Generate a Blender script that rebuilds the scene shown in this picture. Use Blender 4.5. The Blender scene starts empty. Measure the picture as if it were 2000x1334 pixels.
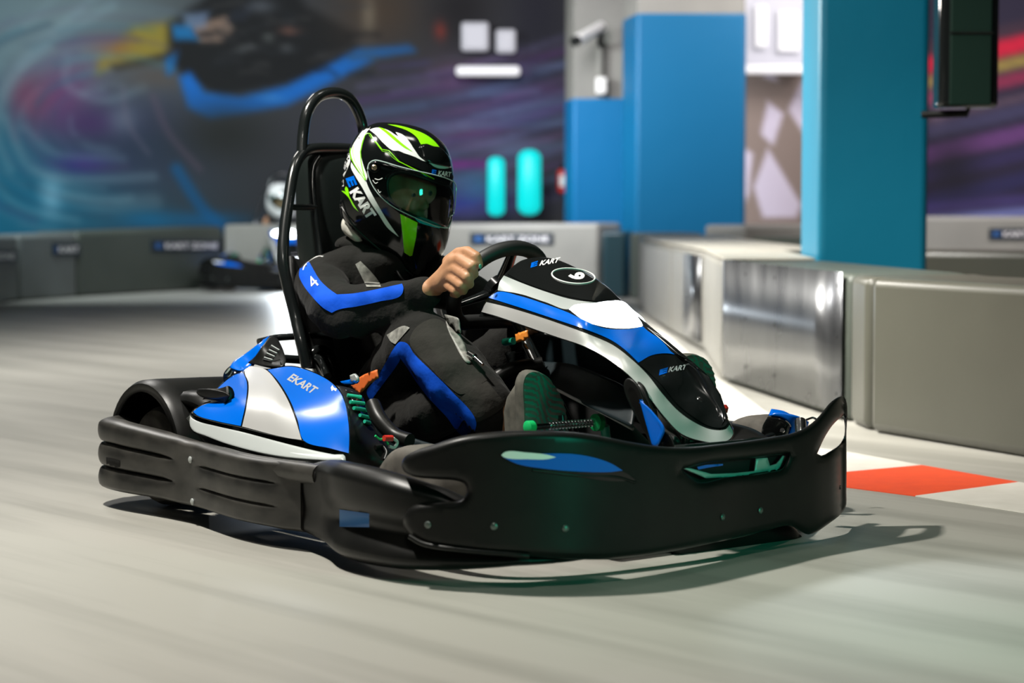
import bpy, bmesh, math, random
import numpy as np
from mathutils import Vector, Matrix
from mathutils.bvhtree import BVHTree
from mathutils.geometry import delaunay_2d_cdt
random.seed(7)
scene = bpy.context.scene
COL = scene.collection

# ------------------------------------------------------------------ camera
FPX, CAMZ, HOR = 4285.0, 0.8244, 402.4
PIT = math.atan((667 - HOR) / FPX)
cam_d = bpy.data.cameras.new('camera')
cam_d.sensor_width = 36.0
cam_d.lens = FPX * 36.0 / 2000.0
cam_d.clip_end = 200
cam_d.dof.use_dof = True
cam_d.dof.focus_distance = 5.65
cam_d.dof.aperture_fstop = 2.8
cam = bpy.data.objects.new('camera', cam_d)
cam.location = (0, 0, CAMZ)
cam.rotation_euler = (math.pi / 2 - PIT, 0, 0)
COL.objects.link(cam)
scene.camera = cam

# ------------------------------------------------------------------ world, exposure
scene.view_settings.view_transform = 'Standard'
scene.view_settings.look = 'None'
scene.view_settings.gamma = 1.0
scene.view_settings.use_curve_mapping = False
scene.view_settings.exposure = 0.0
w = bpy.data.worlds.new('world')
scene.world = w
w.use_nodes = True
w.node_tree.nodes['Background'].inputs[0].default_value = (0.50, 0.58, 0.60, 1)
w.node_tree.nodes['Background'].inputs[1].default_value = 0.035

def area(name, loc, target, size, power, color=(1, 1, 1), size_y=None, spread=180):
    l = bpy.data.lights.new(name, 'AREA')
    l.energy = power
    l.color = color
    l.size = size
    l.spread = math.radians(spread)
    if size_y:
        l.shape = 'RECTANGLE'
        l.size_y = size_y
    o = bpy.data.objects.new(name, l)
    o.location = loc
    d = Vector(target) - Vector(loc)
    o.rotation_euler = d.to_track_quat('-Z', 'Y').to_euler()
    COL.objects.link(o)
    return o

# ceiling lamps of the hall; side and teal lamps are added lower down
WARM = (1.0, 0.96, 0.88)
area('key_lamp', (-1.6, 5.35, 3.5), (0.3, 5.4, 0), 0.16, 225, WARM)
area('hall_lamp', (0.4, 5.7, 3.9), (0.5, 5.2, 0), 0.4, 12, WARM)
area('hall_lamp', (-0.5, 2.6, 3.9), (-0.4, 3.2, 0), 0.5, 20, WARM, spread=120)
area('hall_lamp', (-3.0, 10.5, 3.9), (-2.8, 10.6, 0), 1.0, 150, (1.0, 0.97, 0.92), spread=130)
area('hall_lamp', (-0.6, 7.8, 3.4), (1.5, 8.6, 0.2), 0.5, 70, WARM, spread=70)
area('hall_lamp', (-0.2, 12.5, 4.0), (0.6, 13.6, 0), 1.0, 150, (1.0, 0.97, 0.93), spread=100)
area('hall_lamp', (-4.5, 18.0, 3.2), (-4, 24, 1.6), 1.5, 190, (0.85, 0.97, 1.0), spread=140)
area('hall_lamp', (-0.5, 17.5, 3.6), (-0.3, 24, 1.4), 1.5, 120, (0.95, 0.93, 1.0), spread=120)
area('hall_lamp', (3.0, 18.5, 4.0), (3.2, 23, 1.2), 1.5, 80, (1.0, 0.95, 0.95), spread=120)
area('hall_lamp', (5.8, 17.0, 3.4), (5.2, 23, 1.5), 1.5, 140, (1.0, 0.93, 0.95), spread=120)
area('side_fill', (-1.6, 12.6, 2.6), (1.6, 11.0, 1.2), 0.6, 60, WARM, spread=70)  # added to brighten the left face of the nearest pillar
area('side_fill', (-2.4, 18.6, 2.9), (1.0, 20.6, 1.3), 0.6, 45, (0.9, 0.95, 1.0), spread=60)  # added to brighten the left face of the middle pillar
area('front_lamp', (0.6, 8.9, 3.9), (1.9, 10.6, 1.2), 0.5, 10, (0.9, 1.0, 0.97), spread=90)
area('added_teal_lamp', (1.8, 3.1, 0.8), (0.2, 5.1, 0.3), 0.35, 3.2, (0.03, 1.0, 0.60), spread=70)  # unseen low lamp placed to put teal reflections on the bumper
# ------------------------------------------------------------------ frames and pixel rays
class Frame:
    def __init__(s, o=(0, 0, 0), th=0.0):
        s.o = Vector(o); s.th = th
        s.m = Matrix.Translation(s.o) @ Matrix.Rotation(-th, 4, 'Z')
        s.inv = s.m.inverted()
        s.cam = s.inv @ Vector((0, 0, CAMZ))
        s.r3 = s.inv.to_3x3()
    def ray(s, u, v):
        a = (u - 1000) / FPX; b = (667 - v) / FPX
        return s.r3 @ Vector((a, math.cos(PIT) + b * math.sin(PIT), -math.sin(PIT) + b * math.cos(PIT)))
    def on(s, u, v, ax, val):
        i = 'xyz'.index(ax); r = s.ray(u, v)
        return s.cam + r * ((val - s.cam[i]) / r[i])
    def proj(s, p):
        d = s.m @ Vector(p) - Vector((0, 0, CAMZ))
        D = d.y * math.cos(PIT) - d.z * math.sin(PIT)
        return (1000 + FPX * d.x / D, 667 - FPX * (d.y * math.sin(PIT) + d.z * math.cos(PIT)) / D)
W = Frame()
KO, KT = (-0.469, 6.407, 0.0), math.radians(51.0)
K = Frame(KO, KT)

# ------------------------------------------------------------------ materials
def lin(c):
    return tuple((x / 12.92 if x <= 0.04045 else ((x + 0.055) / 1.055) ** 2.4) for x in c)
def rgb(r, g, b):
    return lin((r / 255, g / 255, b / 255))
MATS = {}
def mat(name, color, rough=0.5, metal=0.0, emit=None, estr=1.0, coat=0.0, bump=None, vary=None, spec=0.5, alpha=1.0, sheen=0.0):
    """bump=(scale, strength, distance); vary=(scale, other colour, contrast)"""
    m = bpy.data.materials.new(name); m.use_nodes = True
    nt = m.node_tree; b = nt.nodes['Principled BSDF']
    b.inputs['Base Color'].default_value = (*color, 1)
    b.inputs['Roughness'].default_value = rough
    b.inputs['Metallic'].default_value = metal
    b.inputs['Specular IOR Level'].default_value = spec
    b.inputs['Coat Weight'].default_value = coat
    b.inputs['Coat Roughness'].default_value = 0.05
    b.inputs['Sheen Weight'].default_value = sheen
    b.inputs['Alpha'].default_value = alpha
    if emit:
        b.inputs['Emission Color'].default_value = (*emit, 1)
        b.inputs['Emission Strength'].default_value = estr
    tc = nt.nodes.new('ShaderNodeTexCoord')
    if vary:
        n = nt.nodes.new('ShaderNodeTexNoise'); n.inputs['Scale'].default_value = vary[0]
        n.inputs['Detail'].default_value = 6
        r = nt.nodes.new('ShaderNodeValToRGB')
        r.color_ramp.elements[0].position = 0.5 - vary[2]; r.color_ramp.elements[1].position = 0.5 + vary[2]
        r.color_ramp.elements[0].color = (*color, 1); r.color_ramp.elements[1].color = (*vary[1], 1)
        if len(vary) > 3:
            mp = nt.nodes.new('ShaderNodeMapping'); mp.inputs['Scale'].default_value = vary[3]
            nt.links.new(tc.outputs['Object'], mp.inputs[0]); nt.links.new(mp.outputs[0], n.inputs['Vector'])
        else:
            nt.links.new(tc.outputs['Object'], n.inputs['Vector'])
        nt.links.new(n.outputs['Fac'], r.inputs[0]); nt.links.new(r.outputs[0], b.inputs['Base Color'])
    if bump:
        n2 = nt.nodes.new('ShaderNodeTexNoise'); n2.inputs['Scale'].default_value = bump[0]
        n2.inputs['Detail'].default_value = 4
        bp = nt.nodes.new('ShaderNodeBump'); bp.inputs['Strength'].default_value = bump[1]; bp.inputs['Distance'].default_value = bump[2]
        nt.links.new(tc.outputs['Object'], n2.inputs['Vector'])
        nt.links.new(n2.outputs['Fac'], bp.inputs['Height']); nt.links.new(bp.outputs[0], b.inputs['Normal'])
    MATS[name] = m
    return m
BLACK = mat('black_plastic', (0.003, 0.0035, 0.0035), 0.38, spec=.24, bump=(900, 0.12, 0.0006), vary=(9, (0.009, 0.009, 0.008), 0.25))
BLACKG = mat('black_gloss', (0.006, 0.007, 0.007), 0.12, coat=0.6)
SCUFF = mat('scuffed_black_plastic', (0.010, 0.010, 0.009), 0.40, bump=(60, 0.12, 0.001), vary=(9, (0.042, 0.04, 0.035), 0.16, (1, 1, 2)))
BLUE = mat('blue_paint', (0.0, 0.118, 0.60), 0.2, coat=0, spec=.4)
SILVER = mat('silver_paint', (0.50, 0.50, 0.49), 0.34, 0.35, bump=(2500, 0.12, 0.0003))
SILVER2 = mat('pale_grey_paint', (0.42, 0.45, 0.44), 0.4, 0.15)
WHITE = mat('white_paint', (0.85, 0.85, 0.83), 0.3)
GREY = mat('grey_print', (0.33, 0.34, 0.35), 0.4)
CHROME = mat('chrome', (0.75, 0.76, 0.76), 0.14, 1.0)
STEEL = mat('black_steel_tube', (0.008, 0.010, 0.010), 0.22, 0.0, coat=0.5)
RUBBER = mat('dusty_rubber', (0.04, 0.037, 0.032), 0.8, vary=(14, (0.17, 0.155, 0.13), 0.25, (1, 1, 1)))
DARK = mat('near_black', (0.002, 0.002, 0.002), 0.9)  # darkness of holes and gaps put into the colour of solid parts
LAMP = mat('headlight_lens', (1, 1, 1), 0.2, emit=(0.86, 0.94, 1.0), estr=14)
SUIT = mat('charcoal_suit_fabric', (0.009, 0.0088, 0.0078), 0.9, bump=(28, 0.5, 0.014), sheen=0.03, spec=.2)
SUITG = mat('grey_suit_fabric', (0.020, 0.019, 0.016), 0.9, bump=(35, 0.4, 0.010), sheen=0.05, spec=.2)
SUITBLUE = mat('royal_blue_fabric', (0.0, 0.075, 0.58), 0.8, bump=(30, 0.3, 0.008), spec=.2)
SKIN = mat('skin', (0.50, 0.27, 0.145), 0.5, bump=(220, 0.25, 0.0015), vary=(25, (0.36, 0.17, 0.085), 0.3))
HELMB = mat('gloss_black_helmet', (0.004, 0.005, 0.005), 0.12, coat=0.15, spec=.35)
HELMW = mat('gloss_white_helmet', (0.75, 0.76, 0.74), 0.15, coat=1.0)
HELMG = mat('gloss_lime_helmet', (0.24, 0.78, 0.004), 0.18, coat=1.0)
SOLE = mat('teal_lit_green_sole', (0.010, 0.15, 0.10), 0.6)  # green rubber with teal light added to its colour
SHOE = mat('dusty_grey_shoe', (0.11, 0.105, 0.085), 0.8, vary=(40, (0.055, 0.055, 0.045), 0.2))
ORANGE = mat('orange_webbing', (0.78, 0.16, 0.03), 0.6)
GREEN = mat('green_plastic', (0.01, 0.45, 0.13), 0.35)
TEALP = mat('teal_tint_plastic', (0.02, 0.42, 0.26), 0.35)  # on the vent slats this tint stands for reflected teal light
RED = mat('red_plastic', (0.6, 0.03, 0.02), 0.3)
BELT = mat('silver_grey_webbing', (0.30, 0.30, 0.27), 0.5, bump=(500, 0.3, 0.001), vary=(60, (0.10, 0.10, 0.09), 0.2))
def glass_mat(name, tint, refl=0.06):
    m = bpy.data.materials.new(name); m.use_nodes = True; nt = m.node_tree
    nt.nodes.remove(nt.nodes['Principled BSDF'])
    t = nt.nodes.new('ShaderNodeBsdfTransparent'); t.inputs[0].default_value = (*tint, 1)
    g = nt.nodes.new('ShaderNodeBsdfGlossy'); g.inputs['Roughness'].default_value = 0.05
    f = nt.nodes.new('ShaderNodeFresnel'); f.inputs[0].default_value = 1.5
    mx = nt.nodes.new('ShaderNodeMixShader')
    nt.links.new(f.outputs[0], mx.inputs[0]); nt.links.new(t.outputs[0], mx.inputs[1]); nt.links.new(g.outputs[0], mx.inputs[2])
    nt.links.new(mx.outputs[0], nt.nodes['Material Output'].inputs[0])
    return m
VISOR = glass_mat('smoked_visor', (0.62, 0.74, 0.72))
CLEAR = glass_mat('clear_cover', (0.8, 0.9, 0.88))

# ------------------------------------------------------------------ objects and tags
def empty(name, loc=(0, 0, 0), rz=0.0, parent=None):
    o = bpy.data.objects.new(name, None); o.location = loc; o.rotation_euler = (0, 0, rz)
    o.empty_display_size = 0.1
    if parent: o.parent = parent
    COL.objects.link(o); return o
def tag(o, label=None, cat=None, group=None, kind=None):
    if label: o['label'] = label
    if cat: o['category'] = cat
    if group: o['group'] = group
    if kind: o['kind'] = kind
    return o
def struct(o):
    o['kind'] = 'structure'; return o
def mesh(name, verts, faces, mats, parent=None, smooth=True, fm=None, solid=0, bevel=0, angle=40, subs=0):
    me = bpy.data.meshes.new(name)
    me.from_pydata([tuple(v) for v in verts], [], [tuple(f) for f in faces]); me.update()
    if not isinstance(mats, (list, tuple)): mats = [mats]
    for m in mats: me.materials.append(m)
    if fm is not None: me.polygons.foreach_set('material_index', fm)
    if smooth:
        me.polygons.foreach_set('use_smooth', [True] * len(me.polygons))
        me.set_sharp_from_angle(angle=math.radians(angle))
    o = bpy.data.objects.new(name, me)
    if parent: o.parent = parent
    COL.objects.link(o)
    if subs:
        s = o.modifiers.new('subdivision', 'SUBSURF'); s.levels = subs; s.render_levels = subs
    if bevel:
        b = o.modifiers.new('bevel', 'BEVEL'); b.width = bevel; b.segments = 3; b.limit_method = 'ANGLE'
    if solid:
        s = o.modifiers.new('thickness', 'SOLIDIFY'); s.thickness = solid; s.offset = -1
    return o
def recalc(o):
    bm = bmesh.new(); bm.from_mesh(o.data); bmesh.ops.recalc_face_normals(bm, faces=bm.faces); bm.to_mesh(o.data); bm.free(); return o
def bake(o):
    """apply the modifiers and keep the result as plain mesh data"""
    dg = bpy.context.evaluated_depsgraph_get(); dg.update()
    me = bpy.data.meshes.new_from_object(o.evaluated_get(dg), depsgraph=dg)
    old = o.data; o.modifiers.clear(); o.data = me; me.name = old.name
    return o
def bvh(objs):
    vs, fs = [], []
    for o in objs:
        k = len(vs); vs += [v.co.copy() for v in o.data.vertices]
        fs += [[k + i for i in p.vertices] for p in o.data.polygons]
    return BVHTree.FromPolygons(vs, fs)
def catmull(pts, n=8, closed=False):
    P = [np.array(p, float) for p in pts]; N = len(P); out = []
    rng = range(N if closed else N - 1)
    for i in rng:
        p1, p2 = P[i], P[(i + 1) % N]
        p0 = P[(i - 1) % N] if (closed or i > 0) else 2 * p1 - p2
        p3 = P[(i + 2) % N] if (closed or i + 2 < N) else 2 * p2 - p1
        for k in range(n):
            t = k / n
            out.append(0.5 * (2 * p1 + (p2 - p0) * t + (2 * p0 - 5 * p1 + 4 * p2 - p3) * t * t + (3 * p1 - p0 - 3 * p2 + p3) * t ** 3))
    if not closed: out.append(P[-1])
    return out
def tube(name, pts, r, m, parent=None, n=6, seg=12, closed=False, flat=1.0, smoothpath=True):
    if len(pts) < 2: return None
    C = catmull(pts, n, closed) if smoothpath else [np.array(p, float) for p in pts]
    N = len(C); rs = r if isinstance(r, (list, tuple)) else [r] * len(pts)
    R = np.interp(np.linspace(0, len(rs) - 1, N), range(len(rs)), rs)
    verts, faces = [], []
    prev = None
    for i in range(N):
        t = (C[(i + 1) % N] - C[i - 1]) if closed or 0 < i < N - 1 else (C[1] - C[0] if i == 0 else C[-1] - C[-2])
        t = t / (np.linalg.norm(t) + 1e-9)
        a = prev if prev is not None else (np.array([0, 0, 1.0]) if abs(t[2]) < 0.9 else np.array([1.0, 0, 0]))
        a = a - t * (a @ t); a /= np.linalg.norm(a) + 1e-9; prev = a
        b = np.cross(t, a)
        for k in range(seg):
            an = 2 * math.pi * k / seg
            verts.append(C[i] + R[i] * (a * math.cos(an) * flat + b * math.sin(an)))
    M = N if closed else N - 1
    for i in range(M):
        for k in range(seg):
            j = (i + 1) % N
            faces.append((i * seg + k, i * seg + (k + 1) % seg, j * seg + (k + 1) % seg, j * seg + k))
    if not closed:
        faces.append(tuple(range(seg))[::-1]); faces.append(tuple((N - 1) * seg + k for k in range(seg)))
    return mesh(name, verts, faces, m, parent)
def loft(name, rings, m, parent=None, caps=True, closed_ring=True, solid=0, angle=50):
    n = len(rings[0]); verts = [v for r in rings for v in r]; faces = []
    for i in range(len(rings) - 1):
        for k in range(n if closed_ring else n - 1):
            faces.append((i * n + k, i * n + (k + 1) % n, (i + 1) * n + (k + 1) % n, (i + 1) * n + k))
    if caps and closed_ring:
        faces.append(tuple(range(n))[::-1]); faces.append(tuple((len(rings) - 1) * n + k for k in range(n)))
    o = mesh(name, verts, faces, m, parent, angle=angle)
    recalc(o)
    if solid:
        s = o.modifiers.new('thickness', 'SOLIDIFY'); s.thickness = solid; s.offset = 0
    return o
def box(name, c, s, m, parent=None, bevel=0.01, rot=None):
    vs = [Vector((sx * s[0] / 2, sy * s[1] / 2, sz * s[2] / 2)) for sx in (-1, 1) for sy in (-1, 1) for sz in (-1, 1)]
    if rot: vs = [Matrix.Rotation(rot[1], 3, rot[0]) @ v for v in vs]
    vs = [v + Vector(c) for v in vs]
    fs = [(0, 1, 3, 2), (4, 6, 7, 5), (0, 4, 5, 1), (2, 3, 7, 6), (0, 2, 6, 4), (1, 5, 7, 3)]
    return mesh(name, vs, fs, m, parent, bevel=bevel)
def lathe(name, prof, c, axis, m, parent=None, seg=40, fm=None, angle=35):
    """prof: list of (distance along axis, radius)"""
    ax = Vector(axis).normalized(); q = Vector((0, 0, 1)).rotation_difference(ax)
    vs, fs = [], []
    for (h, r) in prof:
        for k in range(seg):
            a = 2 * math.pi * k / seg
            vs.append(Vector(c) + q @ Vector((r * math.cos(a), r * math.sin(a), h)))
    for i in range(len(prof) - 1):
        for k in range(seg):
            fs.append((i * seg + k, i * seg + (k + 1) % seg, (i + 1) * seg + (k + 1) % seg, (i + 1) * seg + k))
    fs.append(tuple(range(seg))[::-1]); fs.append(tuple((len(prof) - 1) * seg + k for k in range(seg)))
    return recalc(mesh(name, vs, fs, m, parent, angle=angle))

# ------------------------------------------------------------------ outlines laid on real surfaces
def resample(poly, step, smooth=True, closed=True):
    """follow the outline, rounded except at sharp corners"""
    P = [np.array(p[:2], float) for p in poly]; N = len(P)
    if smooth and N > 3:
        T = []
        for i in range(N):
            a = P[i] - P[i - 1]; b = P[(i + 1) % N] - P[i]
            la, lb = np.linalg.norm(a) + 1e-9, np.linalg.norm(b) + 1e-9
            cs = (a @ b) / (la * lb)
            T.append(((a / la + b / lb) * 0.5) if cs > 0.45 else None)
        out = []
        for i in range(N):
            j = (i + 1) % N; d = P[j] - P[i]; L = np.linalg.norm(d); n = max(1, int(math.ceil(L / step)))
            t0 = T[i] * L if T[i] is not None else d; t1 = T[j] * L if T[j] is not None else d
            for k in range(n):
                t = k / n
                out.append((2 * t ** 3 - 3 * t ** 2 + 1) * P[i] + (t ** 3 - 2 * t ** 2 + t) * t0 + (-2 * t ** 3 + 3 * t ** 2) * P[j] + (t ** 3 - t ** 2) * t1)
        return out
    out = []
    for i in range(N):
        d = P[(i + 1) % N] - P[i]; n = max(1, int(math.ceil(np.linalg.norm(d) / step)))
        out += [P[i] + d * k / n for k in range(n)]
    return out
def inside(pts, poly):
    pts = np.asarray(pts); poly = np.asarray(poly); x, y = pts[:, 0], pts[:, 1]
    r = np.zeros(len(pts), bool); j = len(poly) - 1
    for i in range(len(poly)):
        xi, yi = poly[i]; xj, yj = poly[j]
        c = ((yi > y) != (yj > y)) & (x < (xj - xi) * (y - yi) / (yj - yi + 1e-12) + xi)
        r ^= c; j = i
    return r
def segdist(pts, poly):
    pts = np.asarray(pts); best = np.full(len(pts), 1e9)
    for i in range(len(poly)):
        a = np.asarray(poly[i]); b = np.asarray(poly[(i + 1) % len(poly)]); d = b - a
        t = np.clip(((pts - a) @ d) / (d @ d + 1e-9), 0, 1)
        best = np.minimum(best, np.linalg.norm(pts - (a + t[:, None] * d), axis=1))
    return best
def fill(outline, holes, step, smooth=True, rim=0):
    loops = [resample(outline, step, smooth)] + [resample(h, step, smooth) for h in holes]
    pts = [p for l in loops for p in l]; edges = []; k = 0
    for l in loops:
        edges += [(k + i, k + (i + 1) % len(l)) for i in range(len(l))]; k += len(l)
    A = np.array(loops[0]); x0, y0 = A.min(0); x1, y1 = A.max(0)
    gx, gy = np.meshgrid(np.arange(x0 + step / 2, x1, step), np.arange(y0 + step / 2, y1, step * 0.9))
    gx[::2] += step / 2
    G = np.c_[gx.ravel(), gy.ravel()]
    if len(G):
        ok = inside(G, loops[0])
        for h in loops[1:]: ok &= ~inside(G, h)
        G = G[ok]
    def dist(Q):
        d = segdist(Q, loops[0])
        for h in loops[1:]: d = np.minimum(d, segdist(Q, h))
        return d
    if rim:
        for fr in (.12, .3, .6, 1.0):
            rows = []
            for li, l in enumerate(loops):
                A2 = np.array(l); T = np.roll(A2, -1, 0) - np.roll(A2, 1, 0); T /= np.linalg.norm(T, axis=1)[:, None] + 1e-9
                Nn = np.c_[-T[:, 1], T[:, 0]]; ar = 0.5 * np.sum(A2[:, 0] * np.roll(A2[:, 1], -1) - np.roll(A2[:, 0], -1) * A2[:, 1])
                if (ar < 0) ^ (li > 0): Nn = -Nn
                rows.append(A2 + Nn * rim * fr)
            R3 = np.vstack(rows); R3 = R3[inside(R3, loops[0])]
            for h in loops[1:]:
                if len(R3): R3 = R3[~inside(R3, h)]
            if len(R3): R3 = R3[dist(R3) > rim * fr * .93]; pts += list(R3)
    if len(G):
        d = dist(G)
        G = G[d > max(step * 0.45, rim + step * .4 if rim else 0)]; pts += list(G)
    r = delaunay_2d_cdt([Vector((float(p[0]), float(p[1]))) for p in pts], edges, [], 0, 1e-4)
    V = np.array([(v.x, v.y) for v in r[0]]); F = [f for f in r[2]]
    cen = np.array([V[list(f)].mean(0) for f in F])
    ok = inside(cen, loops[0])
    for h in loops[1:]: ok &= ~inside(cen, h)
    F = [f for f, o in zip(F, ok) if o]
    return V, F, loops
def laid(name, outline, S, m, parent=None, holes=(), step=6, off=0.0, edge=None, solid=0.0, smooth=True, frame=None, fm=None, deep=0.0):
    """S(u,v) -> point on a real surface or None. off lifts along the line of sight, edge=(px, depth) rounds the rim."""
    frame = frame or K
    V, F, loops = fill(outline, list(holes), step, smooth, edge[0] if edge else 0)
    ed = None
    if edge:
        d = segdist(V, loops[0])
        for h in loops[1:]: d = np.minimum(d, segdist(V, h))
        t = np.clip(d / edge[0], 0, 1); ed = edge[1] * (1 - np.sqrt(np.clip(1 - (1 - t) ** 2, 0, 1)))
    P, good = [], []
    for i, (u, v) in enumerate(V):
        p = S(u, v)
        if p is None: P.append(Vector((0, 0, 0))); good.append(False); continue
        p = Vector(p); r = (p - frame.cam).normalized(); o = -off + (ed[i] if ed is not None else 0)
        P.append(p + r * o); good.append(True)
    faces = []; vote = 0.0
    for f in F:
        if not all(good[i] for i in f): continue
        a, b, c = P[f[0]], P[f[1]], P[f[2]]; A2 = (V[f[1]][0] - V[f[0]][0]) * (V[f[2]][1] - V[f[0]][1]) - (V[f[1]][1] - V[f[0]][1]) * (V[f[2]][0] - V[f[0]][0])
        f = f if A2 > 0 else f[::-1]; n = (b - a).cross(c - a) * (1 if A2 > 0 else -1)
        vote += n.dot(frame.cam - a); faces.append(f)
    if vote < 0: faces = [f[::-1] for f in faces]
    used = sorted({i for f in faces for i in f}); mp = {i: k for k, i in enumerate(used)}
    P2 = [P[i] for i in used]; faces = [tuple(mp[i] for i in f) for f in faces]
    if deep:
        # closed shell: back face set off behind the front one, walls along the rim
        n0 = len(P2); P2 = P2 + [q + (q - frame.cam).normalized() * deep for q in P2]
        cnt = {}
        for f in faces:
            for i in range(3): cnt[(f[i], f[(i + 1) % 3])] = 1
        rimf = [(b_, a_, a_ + n0, b_ + n0) for (a_, b_) in cnt if (b_, a_) not in cnt]
        faces = faces + [tuple(i + n0 for i in f[::-1]) for f in faces] + rimf
    idx = None
    if fm:
        idx = []
        V2 = V[used]
        for f in faces:
            idx.append(fm(*V2[list(f)].mean(0)))
    return mesh(name, P2, faces, m, parent, solid=solid, fm=idx, angle=60)
def tps(ctrl, axis, frame=None):
    """smooth surface through control points (u, v, value of the local axis)"""
    frame = frame or K
    C = np.array(ctrl, float); P = C[:, :2] / 100; n = len(P)
    def ph(d2): return 0.5 * d2 * np.log(d2 + 1e-9)
    D = ((P[:, None] - P[None]) ** 2).sum(-1)
    A = np.zeros((n + 3, n + 3)); A[:n, :n] = ph(D) + np.eye(n) * 1e-3; A[:n, n] = 1; A[:n, n + 1:] = P; A[n, :n] = 1; A[n + 1:, :n] = P.T
    w_ = np.linalg.solve(A, np.r_[C[:, 2], 0, 0, 0])
    def S(u, v):
        q = np.array([u, v]) / 100; d = ((P - q) ** 2).sum(-1)
        return frame.on(u, v, axis, float(w_[:n] @ ph(d) + w_[n] + w_[n + 1:] @ q))
    return S
def caster(bv, frame=None):
    frame = frame or K
    def S(u, v):
        h = bv.ray_cast(frame.cam, frame.ray(u, v).normalized())
        return h[0]
    return S
def plane(ax, val, frame=None):
    frame = frame or K
    return lambda u, v: frame.on(u, v, ax, val)
def text_on(name, txt, bl, br, tl, S, m, parent=None, off=0.003, shear=0.0, bold=0.03, frame=None):
    """letters laid on surface S inside the parallelogram bl-br-tl (photo pixels)"""
    frame = frame or K
    c = bpy.data.curves.new(name, 'FONT'); c.body = txt; c.shear = shear; c.offset = bold; c.resolution_u = 3
    t = bpy.data.objects.new(name, c); COL.objects.link(t)
    dg = bpy.context.evaluated_depsgraph_get(); dg.update()
    me = bpy.data.meshes.new_from_object(t.evaluated_get(dg), depsgraph=dg)
    bpy.data.objects.remove(t)
    co = np.array([v.co[:2] for v in me.vertices]); lo, hi = co.min(0), co.max(0); co = (co - lo) / (hi - lo)
    bl, br, tl = (np.array(x, float) for x in (bl, br, tl))
    P, good = [], []
    for x, y in co:
        u, v = bl + x * (br - bl) + y * (tl - bl); p = S(u, v)
        if p is None: P.append(Vector((0, 0, 0))); good.append(False); continue
        p = Vector(p); P.append(p - (p - frame.cam).normalized() * off); good.append(True)
    fs = [tuple(p.vertices) for p in me.polygons if all(good[i] for i in p.vertices)]
    return mesh(name, P, fs, m, parent, smooth=False)

# ------------------------------------------------------------------ one continuous body from tapered limbs
def blob(name, limbs, m, voxel, parent=None, smooth=6, extra=None):
    """limbs: (p0, r0, p1, r1), radii are numbers or (rx, ry, rz)"""
    bm = bmesh.new(); parts = []
    def sph(p, r, g):
        r = (r, r, r) if isinstance(r, (int, float)) else r
        mtx = Matrix.Translation(Vector(p)) @ Matrix.Diagonal((*r, 1))
        return bmesh.ops.create_icosphere(bm, subdivisions=3, radius=1.0, matrix=mtx)['verts']
    for p0, r0, p1, r1 in limbs:
        co = [v.co.copy() for v in sph(p0, r0, 0)] + [v.co.copy() for v in sph(p1, r1, 0)]
        bm.clear()
        b2 = bmesh.new()
        for c in co: b2.verts.new(c)
        bmesh.ops.convex_hull(b2, input=list(b2.verts))
        bmesh.ops.delete(b2, geom=[v for v in b2.verts if not v.link_faces], context='VERTS')
        tmp = bpy.data.meshes.new('tmp'); b2.to_mesh(tmp); b2.free()
        parts.append(tmp)
    bm.clear()
    for tmp in parts:
        bm.from_mesh(tmp); bpy.data.meshes.remove(tmp)
    bmesh.ops.recalc_face_normals(bm, faces=bm.faces)
    me = bpy.data.meshes.new(name); bm.to_mesh(me); bm.free(); me.materials.append(m)
    o = bpy.data.objects.new(name, me)
    if parent: o.parent = parent
    COL.objects.link(o)
    r = o.modifiers.new('remesh', 'REMESH'); r.mode = 'VOXEL'; r.voxel_size = voxel; r.use_smooth_shade = True
    s = o.modifiers.new('smooth', 'SMOOTH'); s.factor = 0.5; s.iterations = smooth
    bake(o)
    if not o.data.materials: o.data.materials.append(m)
    o.data.polygons.foreach_set('use_smooth', [True] * len(o.data.polygons))
    return o
def clone(o, parent=None):
    c = o.copy(); COL.objects.link(c); c.parent = parent
    for ch in list(o.children): clone(ch, c)
    return c
# =================================================================== THE HALL
def world_poly(name, pts, m, h=None):
    return mesh(name, pts, [tuple(range(len(pts)))], m, smooth=False)
# floor: grey sealed concrete, worn in long streaks along the driving line
fm_ = bpy.data.materials.new('sealed_concrete_floor'); fm_.use_nodes = True
nt = fm_.node_tree; B = nt.nodes['Principled BSDF']
tc = nt.nodes.new('ShaderNodeTexCoord')
mp = nt.nodes.new('ShaderNodeMapping'); mp.inputs['Rotation'].default_value = (0, 0, math.radians(50)); mp.inputs['Scale'].default_value = (0.3, 7.0, 1)
n1 = nt.nodes.new('ShaderNodeTexNoise'); n1.inputs['Scale'].default_value = 1.6; n1.inputs['Detail'].default_value = 7; n1.inputs['Roughness'].default_value = 0.6
n2 = nt.nodes.new('ShaderNodeTexNoise'); n2.inputs['Scale'].default_value = 0.7; n2.inputs['Detail'].default_value = 3
r1 = nt.nodes.new('ShaderNodeValToRGB')
r1.color_ramp.elements[0].position = 0.36; r1.color_ramp.elements[0].color = (0.305, 0.298, 0.265, 1)
r1.color_ramp.elements[1].position = 0.56; r1.color_ramp.elements[1].color = (0.40, 0.39, 0.35, 1)
mx = nt.nodes.new('ShaderNodeMixRGB'); mx.blend_type = 'MULTIPLY'; mx.inputs[0].default_value = 0.35
r2 = nt.nodes.new('ShaderNodeValToRGB'); r2.color_ramp.elements[0].position = 0.35; r2.color_ramp.elements[0].color = (0.6, 0.6, 0.6, 1)
mp.inputs['Scale'].default_value = (1, 1, 1); mq = nt.nodes.new('ShaderNodeMapping'); mq.inputs['Scale'].default_value = (.22, 3.2, 1)
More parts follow.
